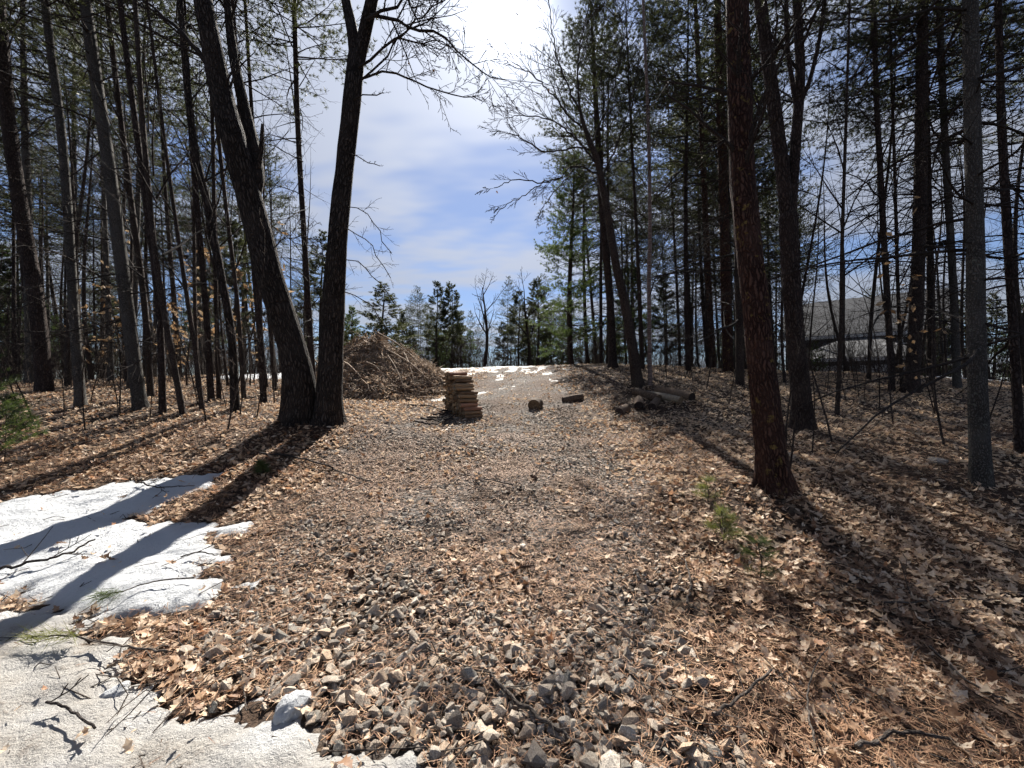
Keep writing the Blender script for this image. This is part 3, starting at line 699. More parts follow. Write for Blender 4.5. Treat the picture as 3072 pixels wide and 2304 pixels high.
# right hand side
R1, P1, RR1, b1 = near_tree('red_oak_tree', 'large red-brown trunk with mustard lichen right of the track', 'tree', [(776, 490), (763, 383), (755, 300), (747, 233), (741, 149), (737, 0)], 31, 25, 'bark_red', None, 5, sides=30, lobes=.5, rough=.12)
m = MB(); ds = np.gradient(P1, axis=0); ds /= np.linalg.norm(ds, axis=1)[:, None]
kids(m, P1, ds, np.full(len(P1), .05), 2.6, 0, dict(OAK, max=3, n=[5, 5, 4]), None, .62, 10)
m.obj('crown', 'bark_bough', R1)
def fork_tree():
    b = hit(803, 430); d = b.y; root = thing('forked_tree', 'forked brown tree that splits in two behind the lichen trunk', 'tree', b); k = d / F * .8 / 2
    cr = MB()
    def stem(pts, ws, up, lob, sd, base=True):
        W = [at(x, y, d) for x, y in pts]; W.append(W[-1] + (W[-1] - W[-2]).normalized() * up); P = smooth_path(W, 34) - np.array(b)
        if base: P = np.vstack([P[0] - nrm(P[1] - P[0]) * .3, P])
        zc = [(CY - y) / F * d + CAMZ - b.z for _, y in pts]; R = np.interp(P[:, 2], zc + [zc[-1] + up], [w * k for w in ws] + [ws[-1] * k * .4])
        m = MB(); m.tube(P, R, 14, .07, sd, lobes=lob); m.obj('trunk', 'bark_pine', root); ds = np.gradient(P, axis=0); ds /= np.linalg.norm(ds, axis=1)[:, None]
        return P, ds
    stem([(803, 430), (800, 383), (795, 333), (790, 262), (788, 215)], [25, 21, 20, 20, 22], .1, .3, 21)
    P, ds = stem([(788, 220), (780, 150), (771, 83), (760, 0), (754, -40)], [16, 15.5, 15, 14, 12], 4, 0, 22, False); kids(cr, P, ds, np.full(len(P), .05), 2.6, 0, dict(OAK, max=3), None, .6, 8)
    P, ds = stem([(790, 222), (795, 150), (800, 83), (799, 40), (797, 0), (796, -40)], [13, 12, 11, 10, 10, 8], 4, 0, 23, False); kids(cr, P, ds, np.full(len(P), .05), 2.6, 0, dict(OAK, max=3), None, .3, 10)
    P, ds = stem([(796, 104), (789, 60), (786, 20), (787, -30)], [6, 5, 4.5, 3], 2, 0, 24, False); kids(cr, P, ds, np.full(len(P), .03), 1.6, 0, dict(OAK, max=2), None, .3, 8)
    P, ds = stem([(798, 108), (808, 85), (815, 60), (822, 25), (828, -20)], [6, 5, 4.5, 4, 3], 2, 0, 25, False); kids(cr, P, ds, np.full(len(P), .03), 1.6, 0, dict(OAK, max=2), None, .3, 8)
    cr.obj('crown', 'bark_bough', root)
fork_tree()
RIGHT = [
 ('grey_pine_tree', 'upright pale grey lichened trunk near the right edge', [(981, 486), (977, 366), (975, 233), (970, 0)], 23, 17.5, 'bark_grey', 0, 16),
 ('pine_tree', 'dark trunk cut by the right edge of the picture', [(1020, 455), (1014, 340), (1003, 160), (998, 0)], 12, 9, 'bark_pine', 1, 10),
 ('pine_tree', 'thick black pine with widely flared foot in front of the house', [(911, 393), (916, 316), (920, 200), (922, 60)], 16, 13, 'bark_pine', 2, 14),
 ('pine_tree', 'straight dark pole left of the flared black pine', [(892, 391), (889, 330), (878, 130), (873, 0)], 7.5, 6, 'bark_pine', 1, 10),
 ('pole_tree', 'thin dark pole between two pines in front of the house roof', [(902, 388), (898, 290), (894, 150), (891, 60)], 4.5, 3.2, 'bark_pole', None, 8),
 ('pole_tree', 'thin crooked sapling trunk crossing the garage', [(837, 416), (841, 333), (842, 250), (845, 150), (847, 90)], 5.2, 3.0, 'bark_pole', None, 8),
 ('pine_tree', 'medium pole right of the flared black pine', [(932, 386), (932, 300), (929, 180), (926, 60)], 6, 5, 'bark_pine', 0, 8),
 ('pine_tree', 'grey trunk between the flared pine and the pale lichened trunk', [(957, 388), (954, 300), (946, 160), (940, 30)], 9.5, 8, 'bark_grey', 2, 10),
 ('pine_tree', 'thick reddish pine trunk just left of the lichen trunk', [(728, 372), (726, 300), (723, 180), (719, 60)], 11, 9, 'bark_red', 1, 12),
 ('pine_tree', 'reddish pole two trunks left of the lichen trunk', [(713, 366), (709, 290), (704, 180), (698, 60)], 7, 5.5, 'bark_red', 2, 8),
]
for i, (nm, lb, pts, w0, w1, mt, pi, sd) in enumerate(RIGHT):
    lob = .9 if 'flared foot' in lb else .25
    root, P, R, base = near_tree(nm, lb, 'tree', pts, w0, w1, mt, None if pi is None else PINES_R[pi], 6, 'trunks on the right of the track', sides=sd, lobes=lob)
    if pi is None: pine_from(root, (POLES[i % 3],), P[-1, 2] / 12.0, Vector(P[26]).normalized(), parts=('crown',))
# bare tree leaning over the track, and the slim birch beside it
def leaning_bare():
    b = hit(638, 386); d = b.y; root = thing('bare_tree', 'bare grey tree leaning left over the track, right edge of the clearing', 'tree', b); k = d / F / 2
    def W(pts, dys): return smooth_path([np.array(at(x, y, d + q) - b) for (x, y), q in zip(pts, dys)], 5 * len(pts))
    P = W([(638, 388), (632, 345), (624, 300), (616, 265), (605, 199), (597, 160), (589, 140), (580, 110), (577, 70)], [0] * 9)
    P = np.vstack([P[0] - nrm(P[1] - P[0]) * .3, P]); m = MB()
    m.tube(P, np.interp(np.linspace(0, 1, len(P)), [0, .2, .75, 1], np.array([12, 9.5, 5.5, .5]) * k), 12, .06, 31, lobes=.3); m.obj('trunk', 'bark_pole', root)
    cr = MB(); cfg = dict(seg=.3, wob=.07, up=[.05, .05, .04, .02], n=[7, 6, 4], ang=.55, ratio=.5, rr=.55, rmin=.005, t0=.2, max=3)
    def bough(pts, dys, r0, L, cnt=10, c=cfg):
        Q = W(pts, dys); ds = np.gradient(Q, axis=0); ds /= np.linalg.norm(ds, axis=1)[:, None]; Q[1:-1] += rng.normal(0, .02, Q[1:-1].shape)
        rr = np.linspace(r0, .01, len(Q)); cr.tube(Q, rr, 6, cap=False); kids(cr, Q, ds, rr, L, 0, c, None, .2, cnt)
    bough([(598, 165), (575, 138), (555, 122), (530, 116), (508, 118)], [0, 0, .2, .3, .4], .034, 2.2, 11)
    bough([(582, 128), (560, 105), (545, 85), (525, 70), (512, 62)], [0, -.3, -.5, -.6, -.7], .03, 2.4, 11)
    bough([(580, 112), (565, 80), (555, 50), (550, 15), (548, -15)], [0, .2, .4, .5, .6], .03, 2.4, 11)
    bough([(578, 90), (578, 60), (585, 25), (592, -15)], [0, -.2, -.4, -.6], .03, 2.2, 10)
    bough([(592, 150), (570, 148), (545, 152), (520, 138), (507, 132)], [0, -.4, -.7, -.9, -1], .024, 1.6, 10)
    bough([(600, 175), (575, 166), (560, 178), (540, 182), (515, 180), (494, 188)], [0, -.3, -.5, -.7, -.8, -.9], .026, 1.1, 6)
    bough([(560, 178), (545, 182), (525, 195), (505, 206), (497, 214)], [-.5, -.6, -.6, -.7, -.7], .018, .9, 6)
    bough([(573, 170), (560, 185), (545, 203), (538, 218)], [-.3, -.5, -.7, -.8], .018, .9, 7)
    bough([(600, 180), (615, 150), (628, 110), (640, 60)], [0, .2, .4, .5], .03, 2.4, 10)
    bough([(590, 145), (610, 100), (622, 50), (628, 0)], [0, .3, .6, .8], .026, 2.2, 10)
    cr.obj('crown', 'bark_bough', root)
    for x, y in ((497, 192), (536, 207), (540, 209), (534, 204), (507, 118), (548, 90)): LEAF_HANG.append((at(x, y, d - .7), root))
leaning_bare()
BI, PB, RB_, bb = near_tree('birch_tree', 'slender pale pinkish birch beside the bare leaning tree', 'tree', [(650, 385), (649, 283), (650, 233), (649, 149), (646, 66), (643, 0)], 4.8, 2.6, 'bark_birch', None, 2.5, sides=10, lobes=.15, rough=.12)
pine_from(BI, (POLES[1],), PB[-1, 2] / 12.0, Vector(PB[26]).normalized(), parts=('crown',))
near_tree('pine_tree', 'dark pine trunk left of the bare leaning tree', 'tree', [(613, 368), (610, 300), (603, 220), (598, 140)], 8.5, 6.5, 'bark_pine', PINES_R[1], 5, 'trunks on the right of the track', sides=10)
# pale green pine on the right edge of the clearing
g0 = at(571, 366, 21); g0.z = gz1(g0.x, g0.y)
gr = thing('pine_tree', 'bright green pine with foliage to the ground at the right edge of the clearing', 'tree', g0)
mkobj('trunk', TRUNK_S[0], gr).scale = (1.2, 1.2, 1.2); pine_from(gr, GREEN, .90)

def proto_tree(name, label, x, y, s, trunk, meshes, group, parts=('branches', 'crown'), lean=.05, ts=1.0, cat='tree'):
    root = thing(name, label, cat, (x, y, gz1(x, y) - .05), group)
    root.rotation_euler = (rng.normal(0, lean * .5), rng.normal(-lean * .6, lean * .5), rng.random() * 6.28 if lean < .02 else 0)
    t = mkobj('trunk', trunk, root); t.scale = (s * ts, s * ts, s)
    pine_from(root, meshes, s, None, None, parts); return root

# mid-distance pines: left wood and right grove (rejection sampling keeps them apart)
placed = [Vector((o.location.x, o.location.y)) for o in bpy.data.objects if o.get('category') == 'tree']
def scatter(n, box, mind, ok):
    out = []; tries = 0
    while len(out) < n and tries < 6000:
        tries += 1; x = rng.uniform(box[0], box[1]); y = rng.uniform(box[2], box[3]); p = Vector((x, y))
        if not ok(x, y) or any((p - q).length < mind for q in placed): continue
        placed.append(p); out.append((x, y))
    return out
def px_of(x, y): return CX + F * x / y
L_sp = sorted(scatter(30, (-34, -6, 11, 32), 1.25, lambda x, y: px_of(x, y) < 300 and px_of(x, y) > -60 and not (-13 < x < -6 and 14 < y < 18.5)), key=lambda p: px_of(*p))
CNT = {}
def nth(*key): CNT[key] = CNT.get(key, -1) + 1; return ORD[CNT[key]]
for i, (x, y) in enumerate(L_sp):
    f = px_of(x, y)
    kind = int(rng.random() * 4)
    zone = 'behind the thick edge pine' if f < 70 else 'behind the broad flared pine' if f < 160 else 'behind the middle poles' if f < 230 else 'behind the leaning oak'
    depth = 'near' if y < 16 else 'middle' if y < 23 else 'deep'
    proto_tree('pine_tree', '%s dark pine in the %s left wood %s' % (nth('L', depth, zone), depth, zone), x, y, .8 + .45 * rng.random(), TRUNKS[i % 3], PINES[kind], 'left wood %s %s' % (depth, zone), ts=.5 + .4 * rng.random())
R_sp = sorted(scatter(35, (3.2, 34, 11.5, 36), 1.3, lambda x, y: 585 < px_of(x, y) < 1080 and not (px_of(x, y) > 800 and 17 < y < 40) and x > 4.2 and not 812 < px_of(x, y) < 886), key=lambda p: px_of(*p))
for i, (x, y) in enumerate(R_sp):
    f = px_of(x, y)
    zone = 'behind the bare leaning tree' if f < 665 else 'between the birch and the lichen trunk' if f < 745 else 'behind the forked tree' if f < 830 else 'towards the right edge'
    depth = 'near' if y < 17 else 'middle' if y < 24 else 'deep'
    proto_tree('pine_tree', '%s pine in the %s right grove %s' % (nth('R', depth, zone), depth, zone), x, y, .9 + .4 * rng.random(), TRUNKS[i % 2], PINES_R[i % 3], 'right grove %s %s' % (depth, zone), ts=.45 + .4 * rng.random())

# far trees across the end of the clearing
FAR = [
 ('pine_tree', 'bushy dark pine rising behind the brush pile', 383, 284, 30, FULL[2], TRUNK_S[0], 1.15),
 ('pine_tree', 'left of two slim twin pines beyond the crest', 437, 282, 44, FULL[1], TRUNK_S[0], 1.0),
 ('pine_tree', 'right of two slim twin pines beyond the crest', 451, 284, 46, FULL[3], TRUNK_S[1], 1.0),
 ('pine_tree', 'dark pine standing under the smaller bare oak beyond the crest', 519, 291, 44, FULL[1], TRUNK_S[0], 1.0),
 ('pine_tree', 'slim pine right of the smaller bare oak beyond the crest', 537, 279, 46, FULL[3], TRUNK_S[1], 1.0),
 ('pine_tree', 'pine half hidden behind the upright oak stem', 352, 306, 33, FULL[0], TRUNK_S[0], 1.0),
 ('spruce_tree', 'dark pointed evergreen between the two oak stems', 322, 233, 26, FULL[2], TRUNK_S[0], 1.0),
 ('pine_tree', 'low pine between the brush pile and the twin pines', 412, 326, 50, FULL[2], TRUNK_S[1], 1.0),
 ('pine_tree', 'low pine at the foot of the large bare oak', 470, 330, 52, FULL[0], TRUNK_S[1], 1.0),
 ('pine_tree', 'low dark pine just left of the large bare oak', 460, 318, 55, FULL[1], TRUNK_S[1], 1.0),
 ('pine_tree', 'low pine between the two bare oaks', 503, 322, 54, FULL[3], TRUNK_S[1], 1.0),
 ('pine_tree', 'short pine at the right end of the far row', 550, 318, 52, FULL[0], TRUNK_S[1], 1.0),
]
for nm, lb, px, py, d, me, tr, ts in FAR:
    x = (px - CX) / F * d; zt = CAMZ + (CY - py) / F * d; H = zt - gz1(x, d)
    root = thing(nm, lb, 'tree', (x, d, gz1(x, d)), 'pines beyond the crest'); s = H / 10.0
    t = mkobj('trunk', tr, root); t.scale = (s, s, s); pine_from(root, me, s)
    if 'bushy' in lb:
        for c_ in root.children[1:]: c_.scale = (s * 1.9, s * 1.9, s)
for nm, lb, px, py, d, k in (('bare_oak_tree', 'large bare spreading oak at the centre of the far row', 484, 263, 42, 0), ('bare_oak_tree', 'smaller bare oak right of the large far oak', 527, 268, 44, 1), ('bare_oak_tree', 'thin bare tree left of the large far oak', 462, 315, 50, 2)):
    x = (px - CX) / F * d; H = CAMZ + (CY - py) / F * d - gz1(x, d); s = H / 9.6
    root = thing(nm, lb, 'tree', (x, d, gz1(x, d)), 'bare oaks beyond the crest'); mkobj('trunk', BARE[k][0], root).scale = (s, s, s); o = mkobj('crown', BARE[k][1], root); o.scale = (s, s, s)
# the wood that closes the view at the far end of the clearing and behind both sides
def wood(name, label, boxes, zoneok, group, protos, mind=2.0):
    for (n, bx) in boxes:
        for i, (x, y) in enumerate(sorted(scatter(n, bx, mind, zoneok), key=lambda p: px_of(*p))):
            proto_tree(name, label % ORD[i], x, y, .55 + .35 * rng.random(), TRUNKS[i % 2], protos[i % len(protos)], group, ts=.5)
wood('pine_tree', '%s slender tree from the left in the distant wood closing the clearing', [(26, (-16, 12, 50, 75))], lambda x, y: True, 'distant wood beyond the crest', PINES_R)
wood('pine_tree', '%s dim tree from the left in the distant wood behind the left bank', [(30, (-70, -12, 34, 65))], lambda x, y: px_of(x, y) < 310, 'distant wood on the left', PINES)
wood('pine_tree', '%s dim tree from the left in the distant wood behind the right grove', [(14, (8, 75, 44, 70))], lambda x, y: px_of(x, y) > 600, 'distant wood on the right', PINES_R)

# slim bare poles between the pines
TRUNK_P = [trunk_mesh('poletrunk%d' % k, 12, .075, 'bark_pole', 7, .22, .1) for k in range(3)]
def poles(n, box, ok, label, group):
    for i, (x, y) in enumerate(sorted(scatter(n, box, .8, ok), key=lambda p: px_of(*p))):
        proto_tree('pole_tree', label % ORD[i], x, y, .7 + .4 * rng.random(), TRUNK_P[i % 3], (POLES[(i + 1) % 3],), group, ('crown',), .09, .7 + .5 * rng.random())
poles(32, (-26, -5.5, 9.5, 24), lambda x, y: -20 < px_of(x, y) < 318 and not (-12.5 < x < -7 and 14.5 < y < 18.5), '%s slim bare pole from the left among the pines of the left wood', 'slim bare poles in the left wood')
poles(22, (4.6, 26, 11.5, 24), lambda x, y: 590 < px_of(x, y) < 1030, '%s slim bare pole from the left among the pines of the right grove', 'slim bare poles in the right grove')

# dark young evergreens under the taller pines
def understory(n, box, ok, label, group, smin, smax):
    pts = sorted(scatter(n, box, 1.3, ok), key=lambda p: px_of(*p))
    for i, (x, y) in enumerate(pts):
        k = int(rng.random() * 4); root = thing('young_pine_tree', label % ORD[i], 'tree', (x, y, gz1(x, y) - .05), group); s = smin + (smax - smin) * rng.random()
        t = mkobj('trunk', TRUNK_S[i % 2], root); t.scale = (s, s, s); pine_from(root, FULL[k], s)
understory(12, (-40, -7, 18, 34), lambda x, y: -40 < px_of(x, y) < 262 and not (-13 < x < -6 and 14 < y < 19), '%s young evergreen from the left edge, behind the left bank trunks', 'young evergreens in the left wood', .45, .9)
understory(9, (5, 50, 20, 40), lambda x, y: 575 < px_of(x, y) < 1060 and not (px_of(x, y) > 790 and y < 41), '%s young evergreen from the left inside the right grove', 'young evergreens in the right grove', .4, .75)
understory(6, (14, 26, 19, 27), lambda x, y: 800 < px_of(x, y) < 1040 and not 815 < px_of(x, y) < 905, '%s young evergreen from the left in front of the house', 'young evergreens by the house', .3, .6)
understory(24, (-22, 14, 46, 60), lambda x, y: not 462 < px_of(x, y) < 512, '%s short evergreen from the left in the low wood closing the clearing', 'short evergreens beyond the crest', .45, .85)
# twiggy undergrowth that reads as one mass
def thicket(label, cnt, box, ok, hh):
    m = MB(); c = 0
    while c < cnt:
        x = rng.uniform(box[0], box[1]); y = rng.uniform(box[2], box[3])
        if not ok(x, y): continue
        c += 1; z = gz1(x, y); H = hh * (.4 + .8 * rng.random()); w = .0012 + .00028 * y; d = nrm(np.array([rng.normal(0, .22), rng.normal(0, .22), 1.0]))
        P = [np.array([x, y, z - .05])]; 
        for i in range(3): d = nrm(d + rng.normal(0, .12, 3)); P.append(P[-1] + d * H / 3)
        m.tube(P, [w * 1.6, w * 1.3, w, w * .6], 3, cap=False)
        for q in range(5):
            i = rng.integers(1, 4); dd = nrm(d + rng.normal(0, .7, 3)); L = H * (.15 + .3 * rng.random()); m.tube([P[i], P[i] + dd * L * .5 + rng.normal(0, .03, 3), P[i] + dd * L], [w * .8, w * .6, w * .4], 3, cap=False)
    tag(m.obj('undergrowth', 'bark_pole'), label, 'undergrowth', kind='stuff')
thicket('bare twiggy undergrowth between the trunks of the left wood', 1700, (-40, -5.5, 11.5, 34), lambda x, y: -30 < px_of(x, y) < 318, 2.6)
thicket('bare twiggy undergrowth under the right grove', 1600, (4.5, 40, 12.5, 34), lambda x, y: 575 < px_of(x, y) < 1060 and not (px_of(x, y) > 795 and y > 23), 2.2)
thicket('bare brushwood along the far edge of the clearing', 900, (-12, 9, 38, 48), lambda x, y: True, 3.2)

# ------------------------------------------------------------------ leaves, stones, needles on the ground
def leaf_template(lobed=True, curl=.25, seed=0):
    r = np.random.default_rng(seed)
    if lobed:
        t = np.array([0, .12, .25, .36, .5, .6, .74, .84, 1.0]); w = np.array([.015, .06, .20, .10, .30, .14, .26, .12, .0]); n = len(t)
        cz = curl * (t - .45) ** 2 * 2.2; up = .35 * (r.random(n) - .1)
        L = np.stack([t + .07 * (w > .15), w, cz + w * up], -1); M = np.stack([t, t * 0, cz], -1); R = np.stack([t + .07 * (w > .15), -w, cz + w * up[::-1]], -1)
        V = np.vstack([L, M, R]); T = []
        for i in range(n - 1):
            T += [(i, n + i, n + i + 1), (i, n + i + 1, i + 1), (n + i, 2 * n + i, 2 * n + i + 1), (n + i, 2 * n + i + 1, n + i + 1)]
    else:
        V = np.array([(0, 0, 0), (.45, .26, curl * .6), (1, 0, curl), (.5, -.25, curl * .5), (.5, 0, -.05)]); T = [(0, 4, 1), (1, 4, 2), (2, 4, 3), (3, 4, 0)]
    V = V - np.array([.5, 0, 0]); return V, np.array(T)
LT = [leaf_template(True, c, k) for k, c in enumerate((.1, .35, .6, -.3, .9))]
LS = [leaf_template(False, c) for c in (.1, .3, -.2, .45)]
def stone_template(seed):
    import bmesh
    r = np.random.default_rng(seed); bm = bmesh.new()
    P = r.normal(size=(13, 3)); P /= np.linalg.norm(P, axis=1)[:, None]; P *= (.8 + .35 * r.random((13, 1))); P *= np.array([1, .55 + .35 * r.random(), .42 + .3 * r.random()]) * .5
    for p in P: bm.verts.new(p)
    h = bmesh.ops.convex_hull(bm, input=bm.verts[:])
    for v in [v for v in bm.verts if not v.link_faces]: bm.verts.remove(v)
    bmesh.ops.triangulate(bm, faces=bm.faces[:]); bm.verts.index_update()
    V = np.array([v.co[:] for v in bm.verts]); T = np.array([[v.index for v in f.verts] for f in bm.faces]); bm.free(); return V, T
STN = [stone_template(k) for k in range(10)]
def solo(name, tpl, mat, parent, R, s, p, smooth=False, cache={}):
    key = (name, id(tpl))
    if key not in cache:
        m = MB(); m.add(tpl[0], None, tpl[1], None, None); cache[key] = m.mesh(name, mat, smooth, ('rnd',))
    o = mkobj(name, cache[key], parent)
    o.matrix_world = Matrix.LocRotScale(Vector(p), Matrix(R.tolist()).to_quaternion(), Vector((s, s, s))); return o
def in_view(X, Y, Z, pad=15):
    a, b = proj(X, Y, Z); return (a > -pad) & (a < 1024 + pad) & (b < 768 + pad) & (Y > .6)
def uniform_sector(n, y0, y1, pw=1.0):
    """points in the view wedge, denser close by"""
    u = rng.random(n); Y = (y0 ** pw + u * (y1 ** pw - y0 ** pw)) ** (1 / pw); X = rng.uniform(-1.36, 1.36, n) * Y; return X, Y

# stones of the track
X, Y = uniform_sector(95000, 1.25, 11, 1.35)
ds_ = drive_sd(X, Y); ns = fbm(X * .9, Y * .9, 61, 4); track = np.exp(-((X - 1.05 - .05 * Y) / .38) ** 2) + .25 * np.exp(-((X + .75) / .6) ** 2)
near = np.clip((2.9 - Y) / 1.0, 0, 1)
pr = np.clip((ds_ + .15) / .4, 0, 1) * np.clip(.40 + (ns - .45) * 2.8 + track * .55 + near * .38, .12, 1) * np.where(Y < 2.7, .85, 1)
k = (rng.random(len(X)) < pr) & (snow_sd(X, Y) < .0); X, Y = X[k], Y[k]
S = (.032 + .040 * rng.random(len(X)) ** 1.6) * (1 + .5 * (rng.random(len(X)) < .12)); S = S * np.clip(1.25 - (Y - 1.3) * .20, .80, 1.25) * np.where(rng.random(len(X)) < .35, .62, 1.0)
Z = gz(X, Y) + .010 + S * np.where(Y < 3, .21, .18); k = in_view(X, Y, Z, 25); X, Y, Z, S = X[k], Y[k], Z[k], S[k]
R = rotmats(len(X), .45); kind = rng.integers(0, len(STN), len(X)); big = np.argsort(-(S / np.hypot(X, Y)) * (proj(X, Y, Z)[1] < 765))[:300]; isbig = np.zeros(len(X), bool); isbig[big] = True
for i in big: solo('stone', STN[kind[i]], 'granite', drive, R[i], S[i], (X[i], Y[i], Z[i]))
m = MB()
for q in range(len(STN)):
    k = (kind == q) & ~isbig; m.inst(STN[q][0], STN[q][1], R[k], S[k], np.stack([X, Y, Z], -1)[k])
tag(m.obj('gravel', 'granite', None, False, ('rnd',)), 'loose crushed grey stone covering the track', 'gravel', kind='stuff')
n_gravel = len(X)

# dry leaves everywhere, thick on both banks and thin on the track
X, Y = uniform_sector(170000, 1.2, 20, 1.30)
ds_ = drive_sd(X, Y); ns = fbm(X * 1.3, Y * 1.3, 67, 4)
pr = np.where(ds_ > 0, np.clip(.13 + (ns - .5) * 1.4, .03, .6), np.clip(.60 + (ns - .5) * 1.6, .12, 1))
pr = np.where((X > 1.3) & (X < 4) & (Y > 2) & (Y < 9), np.maximum(pr, .75), pr)
pr = np.where((X > 1.2) & (Y < 2.6), pr * .75, pr)
pr = np.where((ds_ > 0) & (Y < 2.5), pr * .65, pr); pr = pr * (1 - .6 * np.exp(-((X - 1.05 - .05 * Y) / .38) ** 2) * (ds_ > 0)); pr = np.where(snow_sd(X, Y) > 0, .012, pr) * np.clip(1.25 - Y * .03, .5, 1)
k = rng.random(len(X)) < pr; X, Y = X[k], Y[k]
S = .028 + .082 * rng.random(len(X)) ** 1.5; Z = gz(X, Y) + .012 + .022 * rng.random(len(X)) + np.where(snow_sd(X, Y) > 0, .055, 0)
k = in_view(X, Y, Z, 20); X, Y, Z, S = X[k], Y[k], Z[k], S[k]; R = rotmats(len(X), .30); kd = rng.integers(0, 5, len(X)); lr = rng.random(len(X)); lr = np.where(X > 3.0 + .3 * (fbm(X, Y, 15) - .5), lr * .38, lr)  # right-hand leaves keep to dark browns: the grove's shade painted into their colour
big = np.argsort(-(S / np.hypot(X, Y)) * (proj(X, Y, Z)[1] < 765))[:300]; isbig = np.zeros(len(X), bool); isbig[big] = True
for i in big: solo('fallen_leaf', LT[kd[i]], 'dry_leaf', ground, R[i], S[i], (X[i], Y[i], Z[i]), True)
PP = np.stack([X, Y, Z], -1); m = MB(); nearl = Y < 4.5
for q in range(5):
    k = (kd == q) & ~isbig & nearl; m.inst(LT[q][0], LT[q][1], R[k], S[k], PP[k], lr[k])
for q in range(4):
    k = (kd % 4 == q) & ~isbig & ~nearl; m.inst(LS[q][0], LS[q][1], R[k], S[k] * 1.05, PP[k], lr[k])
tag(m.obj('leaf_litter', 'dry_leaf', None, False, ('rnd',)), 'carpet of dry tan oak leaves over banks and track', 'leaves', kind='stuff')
n_leaf = len(X)
for p, root in LEAF_HANG:
    R1_ = rotmats(1, 1.2)[0]; o = solo('leaf', LT[2], 'brown_leaf', None, R1_, .09, (0, 0, 0), True); o.parent = root; o.matrix_parent_inverse = Matrix(); o.location = p - root.location

# fallen pine needles: fine rusty litter
def m_pin():
    b = NT('fallen_needle'); r = b.attr('rnd'); b.out(b.ramp(r, [(0, (.11, .05, .027)), (.5, (.27, .14, .075)), (1, (.42, .27, .16))]), .7, None, .3)
m_pin()
X, Y = uniform_sector(150000, 1.2, 7.5, 1.1); ns = fbm(X * 1.1, Y * 1.1, 83, 4)
pr = np.clip(.52 + (ns - .47) * 3.0, .14, 1); pr = np.where((X > 1.2) & (Y < 2.4), 1, pr); pr = np.where((X < 1.1) & (Y < 2.6), pr * .65, pr); pr = np.where(snow_sd(X, Y) > 0, .01, pr)
k = rng.random(len(X)) < pr; X, Y = X[k], Y[k]; Z = gz(X, Y) + .012 + .03 * rng.random(len(X)); k = in_view(X, Y, Z); X, Y, Z = X[k], Y[k], Z[k]
a = rng.random(len(X)) * 6.283; el = rng.normal(0, .28, len(X)); D = np.stack([np.cos(a) * np.cos(el), np.sin(a) * np.cos(el), np.sin(el)], -1) * (.05 + .06 * rng.random(len(X)))[:, None]
W = np.stack([-np.sin(a), np.cos(a), 0 * a], -1) * (.0011 + .0004 * Y)[:, None]; P0 = np.stack([X, Y, Z], -1)
V = np.stack([P0 - D / 2 - W, P0 - D / 2 + W, P0 + D / 2], 1).reshape(-1, 3); m = MB(); m.add(V, None, np.arange(len(V)).reshape(-1, 3), None, np.repeat(rng.random(len(X)), 3))
tag(m.obj('needle_litter', 'fallen_needle', None, False, ('rnd',)), 'rusty fallen pine needles between the stones', 'needles', kind='stuff')

# ------------------------------------------------------------------ sticks and twigs
def on_ground(px, py, lift): p = hit(px, py); return np.array([p.x, p.y, p.z + lift])
def stick(name, label, pts, r0, r1, lift=.03, forks=(), mat='bark_deadwood', arch=0.0, needles=None):
    W = [on_ground(x * K, y * K, lift + (arch if 0 < i < len(pts) - 1 else 0)) for i, (x, y) in enumerate(pts)]
    base = W[0].copy(); P = smooth_path(np.array(W) - base, 5 * len(pts)); P[1:-1] += rng.normal(0, r0 * .5, P[1:-1].shape)
    o = MB(); o.tube(P, np.linspace(r0, r1, len(P)), 6)
    for t, dx, L in forks:
        i = int(t * (len(P) - 1)); d = nrm(P[min(i + 1, len(P) - 1)] - P[max(i - 1, 0)]); sd = np.array([-d[1], d[0], .35])
        grow(o, P[i], d * .7 + sd * dx, L, r1 * .8, 1, dict(TWIG, wob=.12))
    root = o.obj(name, mat); root.location = base; tag(root, label, 'stick', 'sticks lying on the ground')
    if needles:
        m = MB(); q = P[-max(2, len(P) // 3):]; dd = np.gradient(q, axis=0); dd /= np.linalg.norm(dd, axis=1)[:, None]
        needle_tufts(m, np.repeat(q, 3, 0), np.repeat(dd, 3, 0), 9, .10, .0028, .45); m.obj('needles', needles, root, False, ())
    return root
stick('stick', 'thick grey stick lying among the stones at the bottom centre', [(1060, 1480), (1120, 1545), (1190, 1590), (1258, 1645)], .011, .008, .05, ((.2, .8, .12),))
stick('stick', 'long thin dark stick crossing the needles left of the thick bottom stick', [(1070, 1475), (1010, 1460), (945, 1432), (880, 1395)], .005, .003, .04, ((.5, .9, .18), (.75, -.8, .14)))
stick('stick', 'straight twig pointing away from the viewer at the middle of the foreground', [(1132, 1380), (1125, 1420), (1115, 1460)], .005, .004, .04)
stick('stick', 'curved stick standing up among stones right of the foreground centre', [(1484, 1320), (1492, 1280), (1488, 1255), (1478, 1225)], .008, .006, .05)
stick('stick', 'bent bare stick on the leaves right of the stones', [(1540, 1570), (1600, 1530), (1665, 1470)], .009, .006, .05, ((.6, .8, .15),))
stick('stick', 'long pale stick lying across the dark trunk shadow', [(1905, 1318), (1990, 1318), (2060, 1312), (2150, 1312)], .007, .003, .05, ((.3, .7, .4), (.6, -.5, .2)))
stick('stick', 'grey pole lying at the lower right edge beside needles', [(2010, 1420), (2090, 1490), (2180, 1545)], .008, .005, .05)
stick('stick', 'curving root like stick near the bottom right', [(1850, 1635), (1960, 1600), (2060, 1625)], .010, .006, .04)
stick('stick', 'thin forked twig standing in the seedling right of the stones', [(1760, 1640), (1745, 1560), (1755, 1480), (1790, 1420)], .005, .003, .06, ((.4, .9, .2),))
